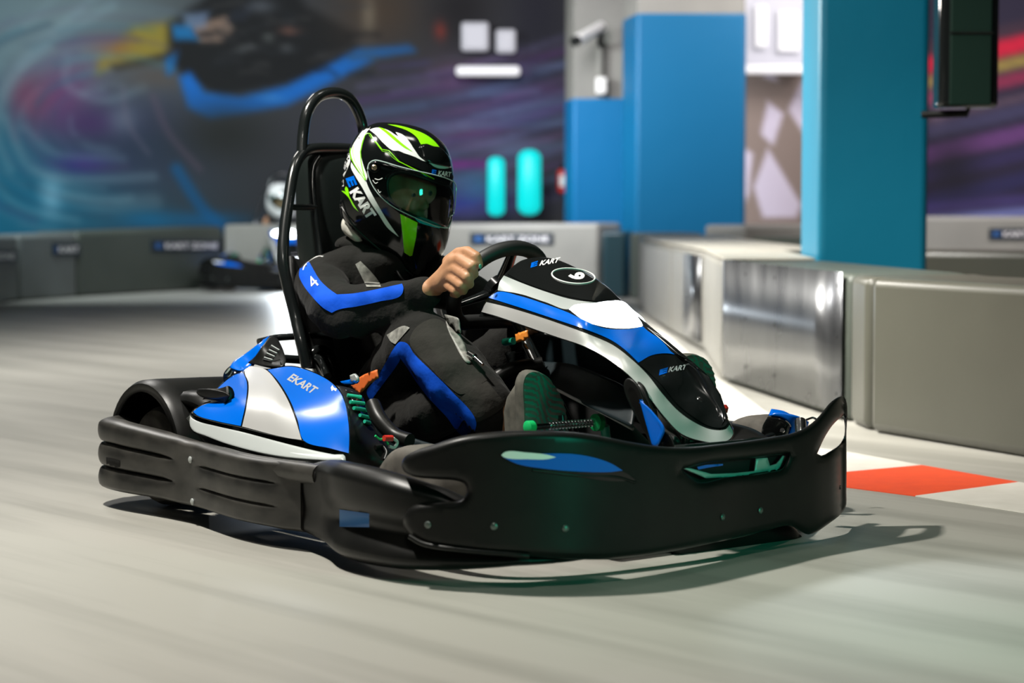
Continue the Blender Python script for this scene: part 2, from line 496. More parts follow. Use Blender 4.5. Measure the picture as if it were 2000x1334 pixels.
nt.links.new(tc.outputs['Object'], mp.inputs[0]); nt.links.new(mp.outputs[0], mq.inputs[0]); nt.links.new(mq.outputs[0], n1.inputs['Vector'])
nt.links.new(tc.outputs['Object'], n2.inputs['Vector'])
nt.links.new(n1.outputs['Fac'], r1.inputs[0]); nt.links.new(n2.outputs['Fac'], r2.inputs[0])
nt.links.new(r1.outputs[0], mx.inputs[1]); nt.links.new(r2.outputs[0], mx.inputs[2])
nt.links.new(mx.outputs[0], B.inputs['Base Color']); B.inputs['Roughness'].default_value = 0.42
struct(mesh('floor', [(-12, -3, 0), (12, -3, 0), (12, 28, 0), (-12, 28, 0), (-12, -3, -.1), (12, -3, -.1), (12, 28, -.1), (-12, 28, -.1)],
            [(0, 1, 2, 3), (7, 6, 5, 4), (0, 4, 5, 1), (1, 5, 6, 2), (2, 6, 7, 3), (3, 7, 4, 0)], fm_, smooth=False))
CEIL = mat('dark_ceiling', (0.05, 0.055, 0.055), 0.9)
struct(box('ceiling', (0, 12.5, 4.6), (24, 31, 0.1), CEIL, bevel=0))

# painted kerb on the floor: white base band with red and white slanted blocks
KW = mat('white_floor_paint', (0.72, 0.70, 0.64), 0.45, vary=(12, (0.6, 0.58, 0.52), 0.3))
KR = mat('red_floor_paint', (0.80, 0.075, 0.012), 0.5, vary=(14, (0.68, 0.055, 0.012), 0.3))
def ground(name, px, m, z=0.003, label=None, cat=None, group=None):
    P = [W.on(u, v, 'z', z) for u, v in px]
    n = len(P); Q = [Vector((p.x, p.y, 0.0005)) for p in P]
    o = mesh(name, P + Q, [tuple(range(n))] + [tuple(range(n, 2 * n))[::-1]] + [(i, n + i, n + (i + 1) % n, (i + 1) % n) for i in range(n)], m, smooth=False)
    recalc(o)
    return tag(o, label, cat, 'painted kerb blocks on the floor')
ground('kerb_block', [(1560, 870), (1655, 882), (1800, 908), (1655, 921), (1560, 930)], KW, label='white painted kerb block on the floor touching the bumper tip, before the red block', cat='kerb marking')
ground('kerb_block', [(1600, 926), (1655, 921), (1800, 908), (1990, 941), (1788, 968), (1655, 951), (1600, 944)], KR, label='red-orange painted kerb block on the grey floor beside the bumper', cat='kerb marking')
ground('kerb_block', [(1990, 941), (2140, 968), (2080, 1013), (1788, 968)], KW, label='white painted kerb block at the right edge of the view', cat='kerb marking')
ground('kerb_block', [(1395, 735), (1425, 752), (1505, 812), (1590, 865), (1560, 875), (1380, 800), (1340, 745)], KW, label='white painted floor wedge at the foot of the metal sheeted barrier', cat='kerb marking')
ground('kerb_block', [(1255, 612), (1290, 640), (1395, 735), (1340, 745), (1180, 620)], KW, label='long pale painted kerb strip running along the far end of the barriers', cat='kerb marking')

# ---- mural wall: colours painted on the wall itself
def soft_poly(U, V_, poly, soft):
    P = np.c_[U.ravel(), V_.ravel()]; ins = inside(P, np.array(poly, float)); d = segdist(P, [np.array(q, float) for q in poly])
    s = np.where(ins, d, -d)
    return np.clip(0.5 + s / soft, 0, 1).reshape(U.shape)
def stroke(U, V_, pts, wd, soft):
    C = catmull(pts, 6); P = np.c_[U.ravel(), V_.ravel()]; best = np.full(len(P), 1e9)
    for a, b in zip(C[:-1], C[1:]):
        d = b - a; t = np.clip(((P - a) @ d) / (d @ d + 1e-9), 0, 1)
        best = np.minimum(best, np.linalg.norm(P - (a + t[:, None] * d), axis=1))
    return np.clip((wd / 2 + soft / 2 - best) / soft, 0, 1).reshape(U.shape)
class Paint:
    def __init__(s, u0, u1, v0, v1, step):
        s.us = np.arange(u0, u1 + .1, step); s.vs = np.arange(v0, v1 + .1, step)
        s.U, s.V = np.meshgrid(s.us, s.vs); s.C = np.zeros(s.U.shape + (3,))
    def put(s, a, c):
        s.C = s.C * (1 - a[..., None]) + np.array(c) / 255. * a[..., None]
    def blob(s, x, y, rx, ry, c, al=1, rot=0):
        r = math.radians(rot); dx, dy = s.U - x, s.V - y
        p, q = dx * math.cos(r) + dy * math.sin(r), -dx * math.sin(r) + dy * math.cos(r)
        s.put(al * np.exp(-((p / rx) ** 2 + (q / ry) ** 2)), c)
    def poly(s, pts, c, al=1, soft=14): s.put(al * soft_poly(s.U, s.V, pts, soft), c)
    def line(s, pts, wd, c, al=1, soft=8): s.put(al * stroke(s.U, s.V, pts, wd, soft), c)
    def build(s, name, S, gain, rough):
        n = len(s.us); vs = [S(u, v) for v in s.vs for u in s.us]
        fs = [(j * n + i, j * n + i + 1, (j + 1) * n + i + 1, (j + 1) * n + i) for j in range(len(s.vs) - 1) for i in range(n - 1)]
        m = bpy.data.materials.new(name + '_paint'); m.use_nodes = True; nt = m.node_tree; b = nt.nodes['Principled BSDF']
        a = nt.nodes.new('ShaderNodeVertexColor'); a.layer_name = 'mural'
        nt.links.new(a.outputs[0], b.inputs['Base Color']); b.inputs['Roughness'].default_value = .6; b.inputs['Specular IOR Level'].default_value = .12
        o = mesh(name, vs, fs, m, smooth=False)
        ca = o.data.color_attributes.new('mural', 'FLOAT_COLOR', 'POINT')
        c = s.C.reshape(-1, 3); l = np.where(c <= .04045, c / 12.92, ((c + .055) / 1.055) ** 2.4) * gain
        ca.data.foreach_set('color', np.c_[np.clip(l, 0, .9), np.ones(len(l))].ravel())
        return o
MW = 24.0
p = Paint(-260, 1110, -420, 470, 7)
p.put(np.ones(p.U.shape), (42, 42, 44))
p.blob(60, 60, 330, 210, (112, 128, 130), .85)
p.blob(-150, 0, 260, 400, (100, 125, 135), .7)
p.blob(20, 420, 260, 130, (16, 100, 130), .9)
p.blob(0, 310, 170, 120, (20, 100, 130), .6)
p.blob(250, 270, 150, 110, (38, 42, 66), .85)
p.blob(120, 190, 60, 80, (100, 50, 95), .75, 30)
p.blob(55, 190, 40, 45, (120, 55, 80), .7)
p.blob(180, 240, 60, 30, (60, 35, 80), .7)
p.blob(160, 320, 60, 20, (50, 40, 105), .8)
p.blob(240, 235, 30, 30, (105, 120, 130), .5)
p.blob(300, 290, 80, 40, (30, 45, 60), .6)
for k, (q, wd, al) in enumerate([([(20, 330), (-10, 250), (30, 150), (120, 70), (220, 10)], 12, .5), ([(10, 230), (60, 330), (160, 350), (300, 345)], 10, .5),
        ([(40, 130), (110, 60), (200, -20)], 9, .5), ([(130, 110), (135, 170), (210, 195), (280, 170)], 10, .45), ([(50, 250), (110, 300), (240, 310)], 8, .4),
        ([(0, 180), (70, 80), (160, 20)], 7, .4), ([(90, 370), (200, 400), (300, 395)], 26, .3), ([(-40, 300), (30, 400), (150, 430)], 9, .4),
        ([(150, 150), (230, 120), (270, 60)], 6, .35), ([(0, 90), (60, 40), (120, -20)], 8, .35)]):
    p.line(q, wd * 1.3, (125, 150, 158), al * .75, 18)
p.blob(100, 385, 22, 40, (120, 170, 190), .7)
p.poly([(195, 110), (260, 55), (340, 40), (345, 95), (310, 120), (215, 130), (190, 145)], (128, 112, 38), .95, 20)
p.blob(215, 95, 40, 22, (130, 75, 50), .6)
p.poly([(215, 128), (330, 100), (340, 120), (225, 140)], (40, 36, 28), .8, 10)
p.blob(310, 150, 80, 26, (74, 66, 60), .8)
p.poly([(330, 45), (390, 5), (440, -40), (560, -40), (600, 15), (690, 60), (695, 95), (640, 150), (560, 165), (430, 190), (370, 160), (330, 120)], (12, 13, 14), 1, 22)
p.poly([(372, 50), (445, 30), (456, 58), (430, 82), (388, 82)], (120, 98, 84), .9, 9)
p.poly([(360, 28), (410, 22), (400, 52), (360, 60)], (96, 112, 138), .8, 12)
p.poly([(336, 48), (372, 50), (388, 78), (340, 78)], (14, 95, 145), .95, 9)
p.poly([(455, 18), (500, 8), (480, 40), (440, 46)], (22, 26, 34), .9, 10)
p.blob(480, 92, 22, 7, (110, 112, 112), .7, -10); p.blob(525, 75, 12, 8, (100, 104, 100), .8); p.blob(565, 60, 22, 8, (105, 70, 58), .8); p.blob(560, 95, 14, 8, (90, 92, 92), .7)
p.blob(510, 12, 30, 14, (80, 84, 90), .7)
p.poly([(322, 115), (348, 100), (340, 140), (325, 150)], (14, 85, 140), .9, 10)
p.poly([(350, 150), (372, 140), (400, 180), (470, 190), (560, 168), (640, 128), (700, 95), (800, 88), (812, 100), (740, 112), (640, 165), (560, 205), (470, 222), (410, 232), (368, 210)], (8, 90, 168), 1, 14)
p.blob(530, 192, 24, 6, (70, 130, 190), .6)
p.blob(440, 262, 100, 60, (26, 28, 26), .9)
p.line([(345, 330), (390, 400), (430, 440)], 22, (12, 70, 110), .85, 14)
p.blob(400, 430, 80, 16, (10, 80, 125), .7); p.blob(290, 430, 60, 20, (10, 90, 130), .7)
p.line([(300, 190), (330, 260), (390, 330)], 10, (90, 70, 84), .45, 14)
p.line([(240, 170), (250, 240), (290, 300)], 7, (100, 90, 105), .4, 12)
p.blob(740, 20, 90, 80, (62, 48, 34), .8); p.blob(720, 30, 14, 40, (110, 100, 84), .7)
p.blob(900, 20, 60, 60, (20, 18, 20), .9); p.blob(1050, 40, 60, 200, (24, 24, 34), .8); p.blob(860, 60, 12, 18, (110, 40, 32), .9)
p.blob(760, 240, 130, 60, (56, 54, 72), .7); p.blob(980, 200, 150, 60, (60, 55, 96), .8); p.blob(840, 330, 160, 80, (54, 60, 92), .7)
for k in range(11):
    y = 130 + k * 27; cc = [(96, 90, 128), (80, 50, 110), (70, 96, 130), (100, 72, 110)][k % 4]
    p.line([(700, y + 40), (880, y + 10), (1110, y - 60)], 9 + (k % 3) * 4, cc, .42, 12)
p.line([(880, 322), (960, 320)], 14, (110, 30, 110), .8, 10)
p.blob(930, 260, 70, 40, (110, 60, 100), .45); p.blob(880, 150, 50, 40, (100, 60, 84), .4)
p.blob(900, 400, 100, 25, (44, 46, 130), .8); p.blob(1000, 290, 60, 20, (90, 120, 150), .4); p.blob(930, 365, 50, 30, (50, 130, 170), .5)
rnd = random.Random(3)
for k in range(70):
    rr = rnd.uniform(60, 330); a0 = rnd.uniform(1.2, 4.6); da = rnd.uniform(.3, 1.1); cc = rnd.choice([(120, 150, 158), (70, 60, 100), (40, 90, 110), (96, 60, 90), (30, 40, 60), (90, 110, 125)])
    q = [(210 + rr * 1.15 * math.cos(a0 + da * j / 4), 240 + rr * .75 * math.sin(a0 + da * j / 4)) for j in range(5)]
    p.line(q, rnd.uniform(3, 14), cc, rnd.uniform(.12, .32), 12)
for k in range(60):
    x0, y0 = rnd.uniform(690, 1000), rnd.uniform(120, 430); ln = rnd.uniform(80, 300); sl = rnd.uniform(-.25, -.02)
    p.line([(x0, y0), (x0 + ln / 2, y0 + sl * ln / 2), (x0 + ln, y0 + sl * ln)], rnd.uniform(3, 12), rnd.choice([(110, 100, 140), (60, 50, 110), (40, 44, 80), (90, 120, 150), (100, 50, 100), (24, 24, 40)]), rnd.uniform(.15, .35), 10)
for k in range(40):
    x0, y0 = rnd.uniform(380, 700), rnd.uniform(10, 150); ln = rnd.uniform(15, 60)
    p.line([(x0, y0), (x0 + ln / 2, y0 - 4), (x0 + ln, y0 - rnd.uniform(-6, 14))], rnd.uniform(3, 9), rnd.choice([(40, 42, 46), (5, 5, 6), (60, 58, 56), (20, 24, 30)]), .5, 8)
mur = p.build('wall_back', plane('y', MW, W), 1.0, 0.45); struct(mur)
p = Paint(1780, 2240, -420, 440, 8)
p.put(np.ones(p.U.shape), (34, 30, 48))
for k, (y, cc, wd, al) in enumerate([(60, (60, 40, 50), 40, .7), (85, (190, 20, 50), 34, .9), (118, (150, 130, 60), 24, .8), (150, (150, 40, 70), 26, .7), (190, (100, 80, 90), 16, .6), (215, (60, 60, 90), 26, .7), (260, (96, 56, 110), 34, .8), (300, (46, 40, 80), 26, .7), (350, (40, 40, 84), 30, .6), (390, (70, 60, 120), 22, .6), (415, (120, 130, 190), 18, .8)]):
    p.line([(1780, y + 50 - 30 * (k > 8)), (2000, y), (2240, y - 60 + 50 * (k > 8))], wd, cc, al, 14)
p.blob(1830, 200, 14, 40, (130, 110, 130), .5); p.blob(1850, 130, 20, 60, (90, 50, 70), .6); p.blob(1860, 330, 50, 60, (16, 16, 24), .7)
struct(p.build('wall_right', plane('y', 23.0, W), 1.0, 0.5))
# chequered wall piece between the pillars
p = Paint(1440, 1790, -420, 440, 6)
p.put(np.ones(p.U.shape), (118, 105, 98))
for q in [[(1500, 198), (1530, 222), (1510, 285), (1486, 262)], [(1570, 150), (1540, 215), (1570, 262), (1640, 215)], [(1500, 290), (1565, 400), (1555, 425), (1490, 425), (1472, 365)], [(1440, 280), (1470, 300), (1462, 380), (1440, 420)], [(1500, 125), (1520, 160), (1490, 150)]]:
    p.poly(q, (176, 168, 182), 1, 8)
struct(p.build('wall_chequered', plane('y', 22.0, W), 1.0, 0.5))
# white glow above the chequers, given a panel's shape with brighter pieces
LB = mat('white_glow', (0.3, 0.3, 0.33), 0.3, emit=(0.80, 0.78, 0.88), estr=0.28)
LB2 = mat('bright_glow', (.5, .5, .5), 0.3, emit=(1.0, 0.97, 1.0), estr=.5)
def panel(name, u0, v0, u1, v1, d, th, m, parent=None, bevel=0.02):
    a = W.on(u0, v1, 'y', d); b = W.on(u1, v0, 'y', d)
    return box(name, ((a.x + b.x) / 2, d + th / 2, (a.z + b.z) / 2), (abs(b.x - a.x), th, abs(b.z - a.z)), m, parent, bevel)
lb = empty('glow_panel', W.on(1512, 143, 'y', 21.6)); tag(lb, 'white glowing panel above the chequered wall, between the two nearest blue pillars', 'light fixture')
def pp(name, u0, v0, u1, v1, d, th, m, root, bevel=0.02):
    o = panel(name, u0, v0, u1, v1, d, th, m, None, bevel)
    for v in o.data.vertices: v.co -= root.location
    o.parent = root; return o
pp('glow_back', 1440, -60, 1600, 128, 21.7, 0.15, LB, lb)
pp('tube', 1475, 10, 1500, 92, 21.6, 0.06, LB2, lb); pp('tube', 1520, 20, 1562, 100, 21.6, 0.06, LB2, lb); pp('lip', 1440, 126, 1600, 143, 21.5, 0.2, LB2, lb)  # the tubes are brighter pieces of the white glow
wl = empty('wall_glow', W.on(935, 150, 'y', 23.6)); tag(wl, 'white twin window-like reflection high on the mural wall above the helmet, built as glowing patches', 'reflected glow')  # reflection on the mural built as emissive patches
EM = mat('soft_white_glow', (0.3, 0.3, 0.32), 0.4, emit=(0.8, 0.78, 0.86), estr=0.22)
pp('glow_patch', 900, 42, 955, 100, 23.8, 0.08, EM, wl, 0.04); pp('glow_patch', 968, 56, 1008, 104, 23.8, 0.08, EM, wl, 0.04); pp('glow_strip', 890, 128, 1016, 148, 23.7, 0.12, LB2, wl, 0.04)
TE = mat('turquoise_glow', (0.0, 0.4, 0.4), 0.4, emit=(0.0, 0.62, 0.60), estr=0.8)  # turquoise glow on the mural wall, built as emissive capsules
def capsule(name, u, v0, v1, wpx, d, m, parent=None):
    a = W.on(u, v1, 'y', d); b = W.on(u, v0, 'y', d); r = wpx / 2 * d / FPX; h = b.z - a.z
    prof = [(0, r * .3), (r * .2, r * .75), (r * .6, r), (h - r * .6, r), (h - r * .2, r * .75), (h, r * .3)]
    return lathe(name, prof, a, (0, 0, 1), m, parent)
tag(capsule('glow_capsule', 969, 306, 422, 34, 23.3, TE), 'slim turquoise glow shaped as a capsule, the narrower one by the mural', 'glow', 'turquoise glow capsules')
tag(capsule('glow_capsule', 1034, 292, 420, 46, 23.3, TE), 'wide turquoise glow shaped as a capsule, nearer to the fire extinguisher', 'glow', 'turquoise glow capsules')
fe = empty('fire_extinguisher', W.on(1098, 378, 'y', 23.85)); tag(fe, 'small red fire extinguisher hung on the wall left of the farthest pillar', 'fire extinguisher')
o = capsule('cylinder', 1098, 330, 378, 20, 23.85, RED); o2 = capsule('valve', 1098, 318, 332, 9, 23.85, BLACK); o3 = panel('paper_label', 1093, 342, 1103, 364, 23.77, 0.01, WHITE, bevel=0)
for q in (o, o2, o3):
    for v in q.data.vertices: v.co -= fe.location
    q.parent = fe

# ---- pillars with blue foam pads
PG = mat('grey_pillar_paint', (0.19, 0.185, 0.16), 0.7, vary=(3, (0.16, 0.155, 0.135), 0.3))
PBC = mat('teal_blue_vinyl_pad', (0.0, 0.15, 0.25), 0.5, spec=.3, bump=(3, 0.25, 0.02))
PB = mat('blue_vinyl_pad', (0.0, 0.085, 0.185), 0.5, spec=.25, bump=(3, 0.25, 0.02))
PB2 = mat('sky_blue_vinyl_pad', (0.0, 0.11, 0.26), 0.5, spec=.2, bump=(3, 0.25, 0.02))
def pillar(u0, u1, usplit, vpad, d, depth, label, padm):
    """u0..u1 silhouette, usplit: edge between the side face and the front face"""
    a = W.on(usplit, 400, 'y', d); b = W.on(u1, 400, 'y', d); l = W.on(u0, 400, 'y', d + depth)
    root = empty('pillar', ((a.x + b.x) / 2, d, 0)); tag(root, label, 'pillar', 'padded concrete pillars')
    zp = W.on(u1, vpad, 'y', d).z if vpad is not None else None
    def prism(name, g, z0, z1, m, bev):
        P = [Vector((a.x - g, d - g, 0)), Vector((b.x + g, d - g, 0)), Vector((b.x + g + (l.x - a.x), d + depth + g, 0)), Vector((l.x - g, d + depth + g, 0))]
        vs = [q + Vector((0, 0, z)) - root.location for z in (z0, z1) for q in P]
        return recalc(mesh(name, vs, [(0, 1, 2, 3), (4, 5, 6, 7), (0, 1, 5, 4), (1, 2, 6, 5), (2, 3, 7, 6), (3, 0, 4, 7)], m, root, bevel=bev))
    prism('column', 0, 0, 4.55, PG, 0.01)
    prism('foam_pad', 0.012, 0.0, zp if zp else 2.6, padm, 0.035)
    return root
pa = pillar(1104, 1222, 1120, 190, 21.5, 0.5, 'farthest pillar, grey above and blue padded below, beside the mural wall', PB2)
pb = pillar(1217, 1454, 1244, 24, 20.25, 0.7, 'middle wide pillar with a blue pad and grey concrete showing at its top', PB)
pc = pillar(1569, 1807, 1602, None, 10.62, 0.7, 'nearest pillar, padded in teal blue up to the top of the view', PBC)
# security camera and pipe on the far pillar
sc = empty('security_camera', W.on(1165, 70, 'y', 21.4)); tag(sc, 'white security camera on a bracket high on the farthest pillar', 'security camera')
def shift(q, root):
    for v in q.data.vertices: v.co -= root.location
    q.parent = root; return q
WC = mat('white_casing', (0.62, 0.6, 0.56), 0.5)
a = W.on(1128, 78, 'y', 21.0); b = W.on(1175, 52, 'y', 21.3)
shift(tube('camera_body', [a, b], 0.055, WC, smoothpath=False), sc); shift(tube('lens_hood', [a - (b - a) * .15, a + (b - a) * .1], 0.05, BLACKG, smoothpath=False), sc)
shift(tube('bracket', [b, W.on(1172, 82, 'y', 21.35), W.on(1172, 90, 'y', 21.5)], 0.03, BLACK), sc)
jb = empty('junction_box', W.on(1175, 185, 'y', 21.4)); tag(jb, 'pale junction box with a conduit below the security camera', 'junction box')
shift(panel('box_body', 1164, 150, 1186, 184, 21.38, 0.1, WC), jb); shift(tube('conduit', [W.on(1172, 150, 'y', 21.45), W.on(1172, 92, 'y', 21.45)], 0.035, PG, smoothpath=False), jb)

# ---- screen on a bracket at the nearest pillar
mo = empty('hanging_monitor', W.on(1895, 210, 'y', 9.3)); tag(mo, 'black hanging monitor cabinet seen from its back right of the nearest pillar', 'monitor')
MG = mat('dark_green_screen_back', (0.002, 0.012, 0.008), 0.7, spec=.15)
shift(panel('cabinet', 1834, -120, 1955, 210, 9.35, 0.16, BLACKG), mo); shift(panel('back_panel', 1856, -120, 1940, 205, 9.33, 0.03, MG, bevel=0.004), mo)
shift(panel('seam', 1857, 62, 1940, 66, 9.325, 0.01, BLACK, bevel=0), mo)
shift(tube('bracket', [W.on(1800, 224, 'y', 9.5), W.on(1888, 222, 'y', 9.45), W.on(1893, 200, 'y', 9.45)], 0.016, BLACK, smoothpath=False), mo)

# ---- barriers
BG1 = mat('grey_vinyl_barrier', (0.078, 0.078, 0.062), 0.36, bump=(220, 0.12, 0.002), vary=(4, (0.068, 0.068, 0.054), 0.3))
BG2 = mat('pale_vinyl_barrier', (0.26, 0.252, 0.222), 0.45, vary=(2.5, (0.20, 0.195, 0.175), 0.3))
BG3 = mat('dark_vinyl_barrier', (0.065, 0.075, 0.062), 0.5, vary=(2, (0.045, 0.055, 0.045), 0.3))
BG4 = mat('bluish_sheen_barrier', (0.17, 0.19, 0.19), 0.4, vary=(1.5, (0.08, 0.085, 0.075), 0.3))  # bluish reflection put into the vinyl colour
BT = mat('dark_teal_vinyl', (0.012, 0.04, 0.05), 0.35)
SHEET = bpy.data.materials.new('scuffed_metal_sheet'); SHEET.use_nodes = True
nt = SHEET.node_tree; B = nt.nodes['Principled BSDF']; B.inputs['Metallic'].default_value = 0.9
tc = nt.nodes.new('ShaderNodeTexCoord'); n1 = nt.nodes.new('ShaderNodeTexNoise'); n1.inputs['Scale'].default_value = 5; n1.inputs['Detail'].default_value = 8
mp = nt.nodes.new('ShaderNodeMapping'); mp.inputs['Scale'].default_value = (1, 1, .4)
r1 = nt.nodes.new('ShaderNodeValToRGB'); r1.color_ramp.elements[0].position = .35; r1.color_ramp.elements[0].color = (.11, .115, .125, 1); r1.color_ramp.elements[1].position = .75; r1.color_ramp.elements[1].color = (.19, .195, .205, 1)
r2 = nt.nodes.new('ShaderNodeValToRGB'); r2.color_ramp.elements[0].color = (.22, .22, .22, 1); r2.color_ramp.elements[1].color = (.34, .34, .34, 1)
nt.links.new(tc.outputs['Object'], mp.inputs[0]); nt.links.new(mp.outputs[0], n1.inputs['Vector']); nt.links.new(n1.outputs['Fac'], r1.inputs[0]); nt.links.new(n1.outputs['Fac'], r2.inputs[0])
nt.links.new(r1.outputs[0], B.inputs['Base Color']); nt.links.new(r2.outputs[0], B.inputs['Roughness'])
def barrier(a, b, depth, z, m, label, bevel=0.035, name='barrier_block', group=None, z2=None, gap=0.012):
    """a, b: ends of the track-side foot line (world xy, a on the left in the photo); the block extends away from the track"""
    a, b = Vector((*a, 0)), Vector((*b, 0)); t = (b - a).normalized(); a = a + t * gap / 2; b = b - t * gap / 2
    n = Vector((-t.y, t.x, 0)); n = n if n.dot(Vector((1, 1, 0)) if depth > 0 else Vector((-1, 1, 0))) > 0 else -n
    n *= abs(depth); z2 = z if z2 is None else z2
    root = empty(name, (a + b) / 2); tag(root, label, 'barrier', group or 'foam barrier blocks lining the track')
    P = [a, b, b + n, a + n]
    vs = [q - root.location for q in P] + [P[0] + Vector((0, 0, z)) - root.location, P[1] + Vector((0, 0, z2)) - root.location, P[2] + Vector((0, 0, z2)) - root.location, P[3] + Vector((0, 0, z)) - root.location]
    o = recalc(mesh('foam_body', vs, [(0, 1, 2, 3), (4, 5, 6, 7), (0, 1, 5, 4), (1, 2, 6, 5), (2, 3, 7, 6), (3, 0, 4, 7)], m, root, bevel=bevel))
    return root, a, b, n
TOPM = mat('beige_top_cover', (0.42, 0.40, 0.34), 0.5, vary=(6, (0.3, 0.29, 0.25), 0.25, (1, 8, 1)))
barrier((1.30, 7.98), (2.25, 5.90), 0.5, 0.566, BG1, 'large plain grey barrier block at the right edge, nearest to the camera')
barrier((1.285, 8.33), (1.30, 8.03), 0.5, 0.566, BG1, 'thin grey barrier filler between the metal sheeted block and the large right block')
r_, a_, b_, n_ = barrier((0.99, 10.33), (1.28, 8.36), 0.5, 0.566, BG3, 'barrier block faced with a scuffed shiny metal sheet beside the bumper')
# the metal sheet wraps the far rounded corner
t_ = (b_ - a_).normalized(); nn = n_.normalized()
pts = [b_ - nn * .012 - t_ * .02, a_ - nn * .012 + t_ * .22, a_ - nn * .004 + t_ * .09, a_ + nn * .05 + t_ * .0, a_ + nn * .16 - t_ * .03]
pts = catmull(pts, 5)
vs = [Vector(q) + Vector((0, 0, z)) - r_.location for z in (0.03, 0.572) for q in pts]; n = len(pts)
mesh('metal_sheet', vs, [(i, i + 1, n + i + 1, n + i) for i in range(n - 1)], SHEET, r_, solid=0.004)
for fx in (0.04, 0.5, 0.75):
    for z in (0.1, 0.32, 0.52):
        q = b_ + (a_ - b_) * fx - nn * .014 + Vector((0, 0, z)) - r_.location
        lathe('rivet', [(0, .008), (.003, .008), (.005, .004)], q, -nn, BLACK, r_, seg=10)
ch = [(1.30, 8.05), (0.99, 10.36), (1.08, 12.35), (1.03, 14.2), (0.99, 16.2), (1.06, 18.4)]
lbls = ['pale barrier block directly behind the metal sheeted one', 'pale barrier block with a small metal plate, midway along the chain', 'pale narrow-looking barrier block next to the dark teal one', 'farthest pale barrier block of the chain, beside the middle pillar']
for i in range(1, 5):
    r, a, b, n2 = barrier(ch[i + 1], ch[i], 0.75 if i > 1 else 0.45, 0.566, BG2, lbls[i - 1], z2=0.566)
    vs = [q - r.location + Vector((0, 0, z)) for z in (0.567, 0.58) for q in (a + n2 * .02, b + n2 * .02, b + n2 * .98, a + n2 * .98)]
    recalc(mesh('top_cover', vs, [(0, 1, 2, 3), (4, 5, 6, 7), (0, 1, 5, 4), (1, 2, 6, 5), (2, 3, 7, 6), (3, 0, 4, 7)], TOPM, r, bevel=0.006))
    if i == 2:
        P0 = a + (b - a) * .45 - n2.normalized() * .01 - r.location; P1 = a + (b - a) * .95 - n2.normalized() * .01 - r.location
        recalc(mesh('metal_plate', [P0 + Vector((0, 0, .05)), P1 + Vector((0, 0, .05)), P1 + Vector((0, 0, .54)), P0 + Vector((0, 0, .54))], [(0, 1, 2, 3)], SHEET, r, solid=.004))
# dark block ends facing the camera at the far corner
barrier((0.80, 19.6), (1.02, 19.55), 0.5, 0.60, BT, 'dark teal barrier block end facing the camera, left of the chain')
barrier((1.04, 19.55), (1.19, 19.0), 0.5, 0.59, BG3, 'dark grey barrier block end right of the dark teal one')
SG = mat('dark_sign_face', (0.012, 0.02, 0.03), 0.4)
SW = mat('white_sign_print', (0.72, 0.7, 0.7), 0.5)
SB = mat('blue_sign_print', (0.03, 0.12, 0.35), 0.5)
def sign(u0, v0, u1, v1, foot_a, foot_b, parent_label, lettering='EKART ZONE', show=(0.0, 1.0)):
    """flat board fixed to the front of the barrier that runs foot_a-foot_b"""
    a, b = Vector((*foot_a, 0)), Vector((*foot_b, 0)); t = (b - a).normalized(); nn = Vector((t.y, -t.x, 0))
    if nn.y > 0: nn = -nn
    def S(u, v):
        r = W.ray(u, v); den = r.dot(nn); k = (a + nn * 0.012 - W.cam).dot(nn) / den
        return W.cam + r * k
    c = S((u0 + u1) / 2, v1)
    root = empty('barrier_sign', c); tag(root, parent_label, 'sign', 'lettered signs on the barriers')
    q = [S(u0, v1), S(u1, v1), S(u1, v0), S(u0, v0)]
    vs = [x - c for x in q] + [x - c - nn * 0.02 for x in q]
    recalc(mesh('board', vs, [(0, 1, 2, 3), (4, 5, 6, 7), (0, 1, 5, 4), (1, 2, 6, 5), (2, 3, 7, 6), (3, 0, 4, 7)], SG, root))
    S2 = lambda u, v: S(u, v)
    h = v1 - v0; w_ = u1 - u0
    x0 = u0 + w_ * .06; x1 = u1 - w_ * .05
    o = text_on('blue_letter', lettering[0], (x0, v1 - h * .26), (x0 + w_ * .1, v1 - h * .26), (x0, v0 + h * .26), S2, SB, None, off=0.006, frame=W)
    o2 = text_on('lettering', lettering[1:], (x0 + w_ * .14, v1 - h * .26), (x1, v1 - h * .26), (x0 + w_ * .14, v0 + h * .26), S2, SW, None, off=0.006, frame=W)
    for o_ in (o, o2): shift(o_, root)
L0, L1, L2, L3 = (-5.2, 17.4), (-3.9, 20.3), (-2.75, 21.9), (0.78, 20.3)
def gp(u, v): q = W.on(u, v, 'z', 0); return (q.x, q.y)
B0, B1, B2, B3, B4 = gp(-120, 605), gp(38, 588), gp(152, 580), gp(436, 563), (0.79, 20.0)
barrier(B0, B1, -0.5, 0.56, BG4, 'barrier block at the left edge of the view carrying a cropped sign', z2=0.56)
barrier(B1, B2, -0.5, 0.57, BG4, 'pale barrier block with a bluish sheen, second from the left edge', z2=0.58)
barrier(B2, B3, -0.5, 0.59, BG3, 'long dark grey-green barrier block at left carrying the left sign', z2=0.62)
barrier(B3, B4, -0.5, 0.64, BG2, 'long pale barrier running behind the driver to the dark teal block', z2=0.67)
sign(-60, 487, 33, 514, B0, B1, 'dark barrier sign cut off by the left edge of the view')
sign(104, 474, 157, 500, B1, B2, 'small dark sign on the second barrier block from the left', 'EKART')
sign(296, 468, 432, 492, B2, B3, 'dark lettered sign on the long grey-green barrier at left')
sign(918, 455, 1080, 478, B3, B4, 'dark lettered sign on the pale barrier behind the steering wheel')
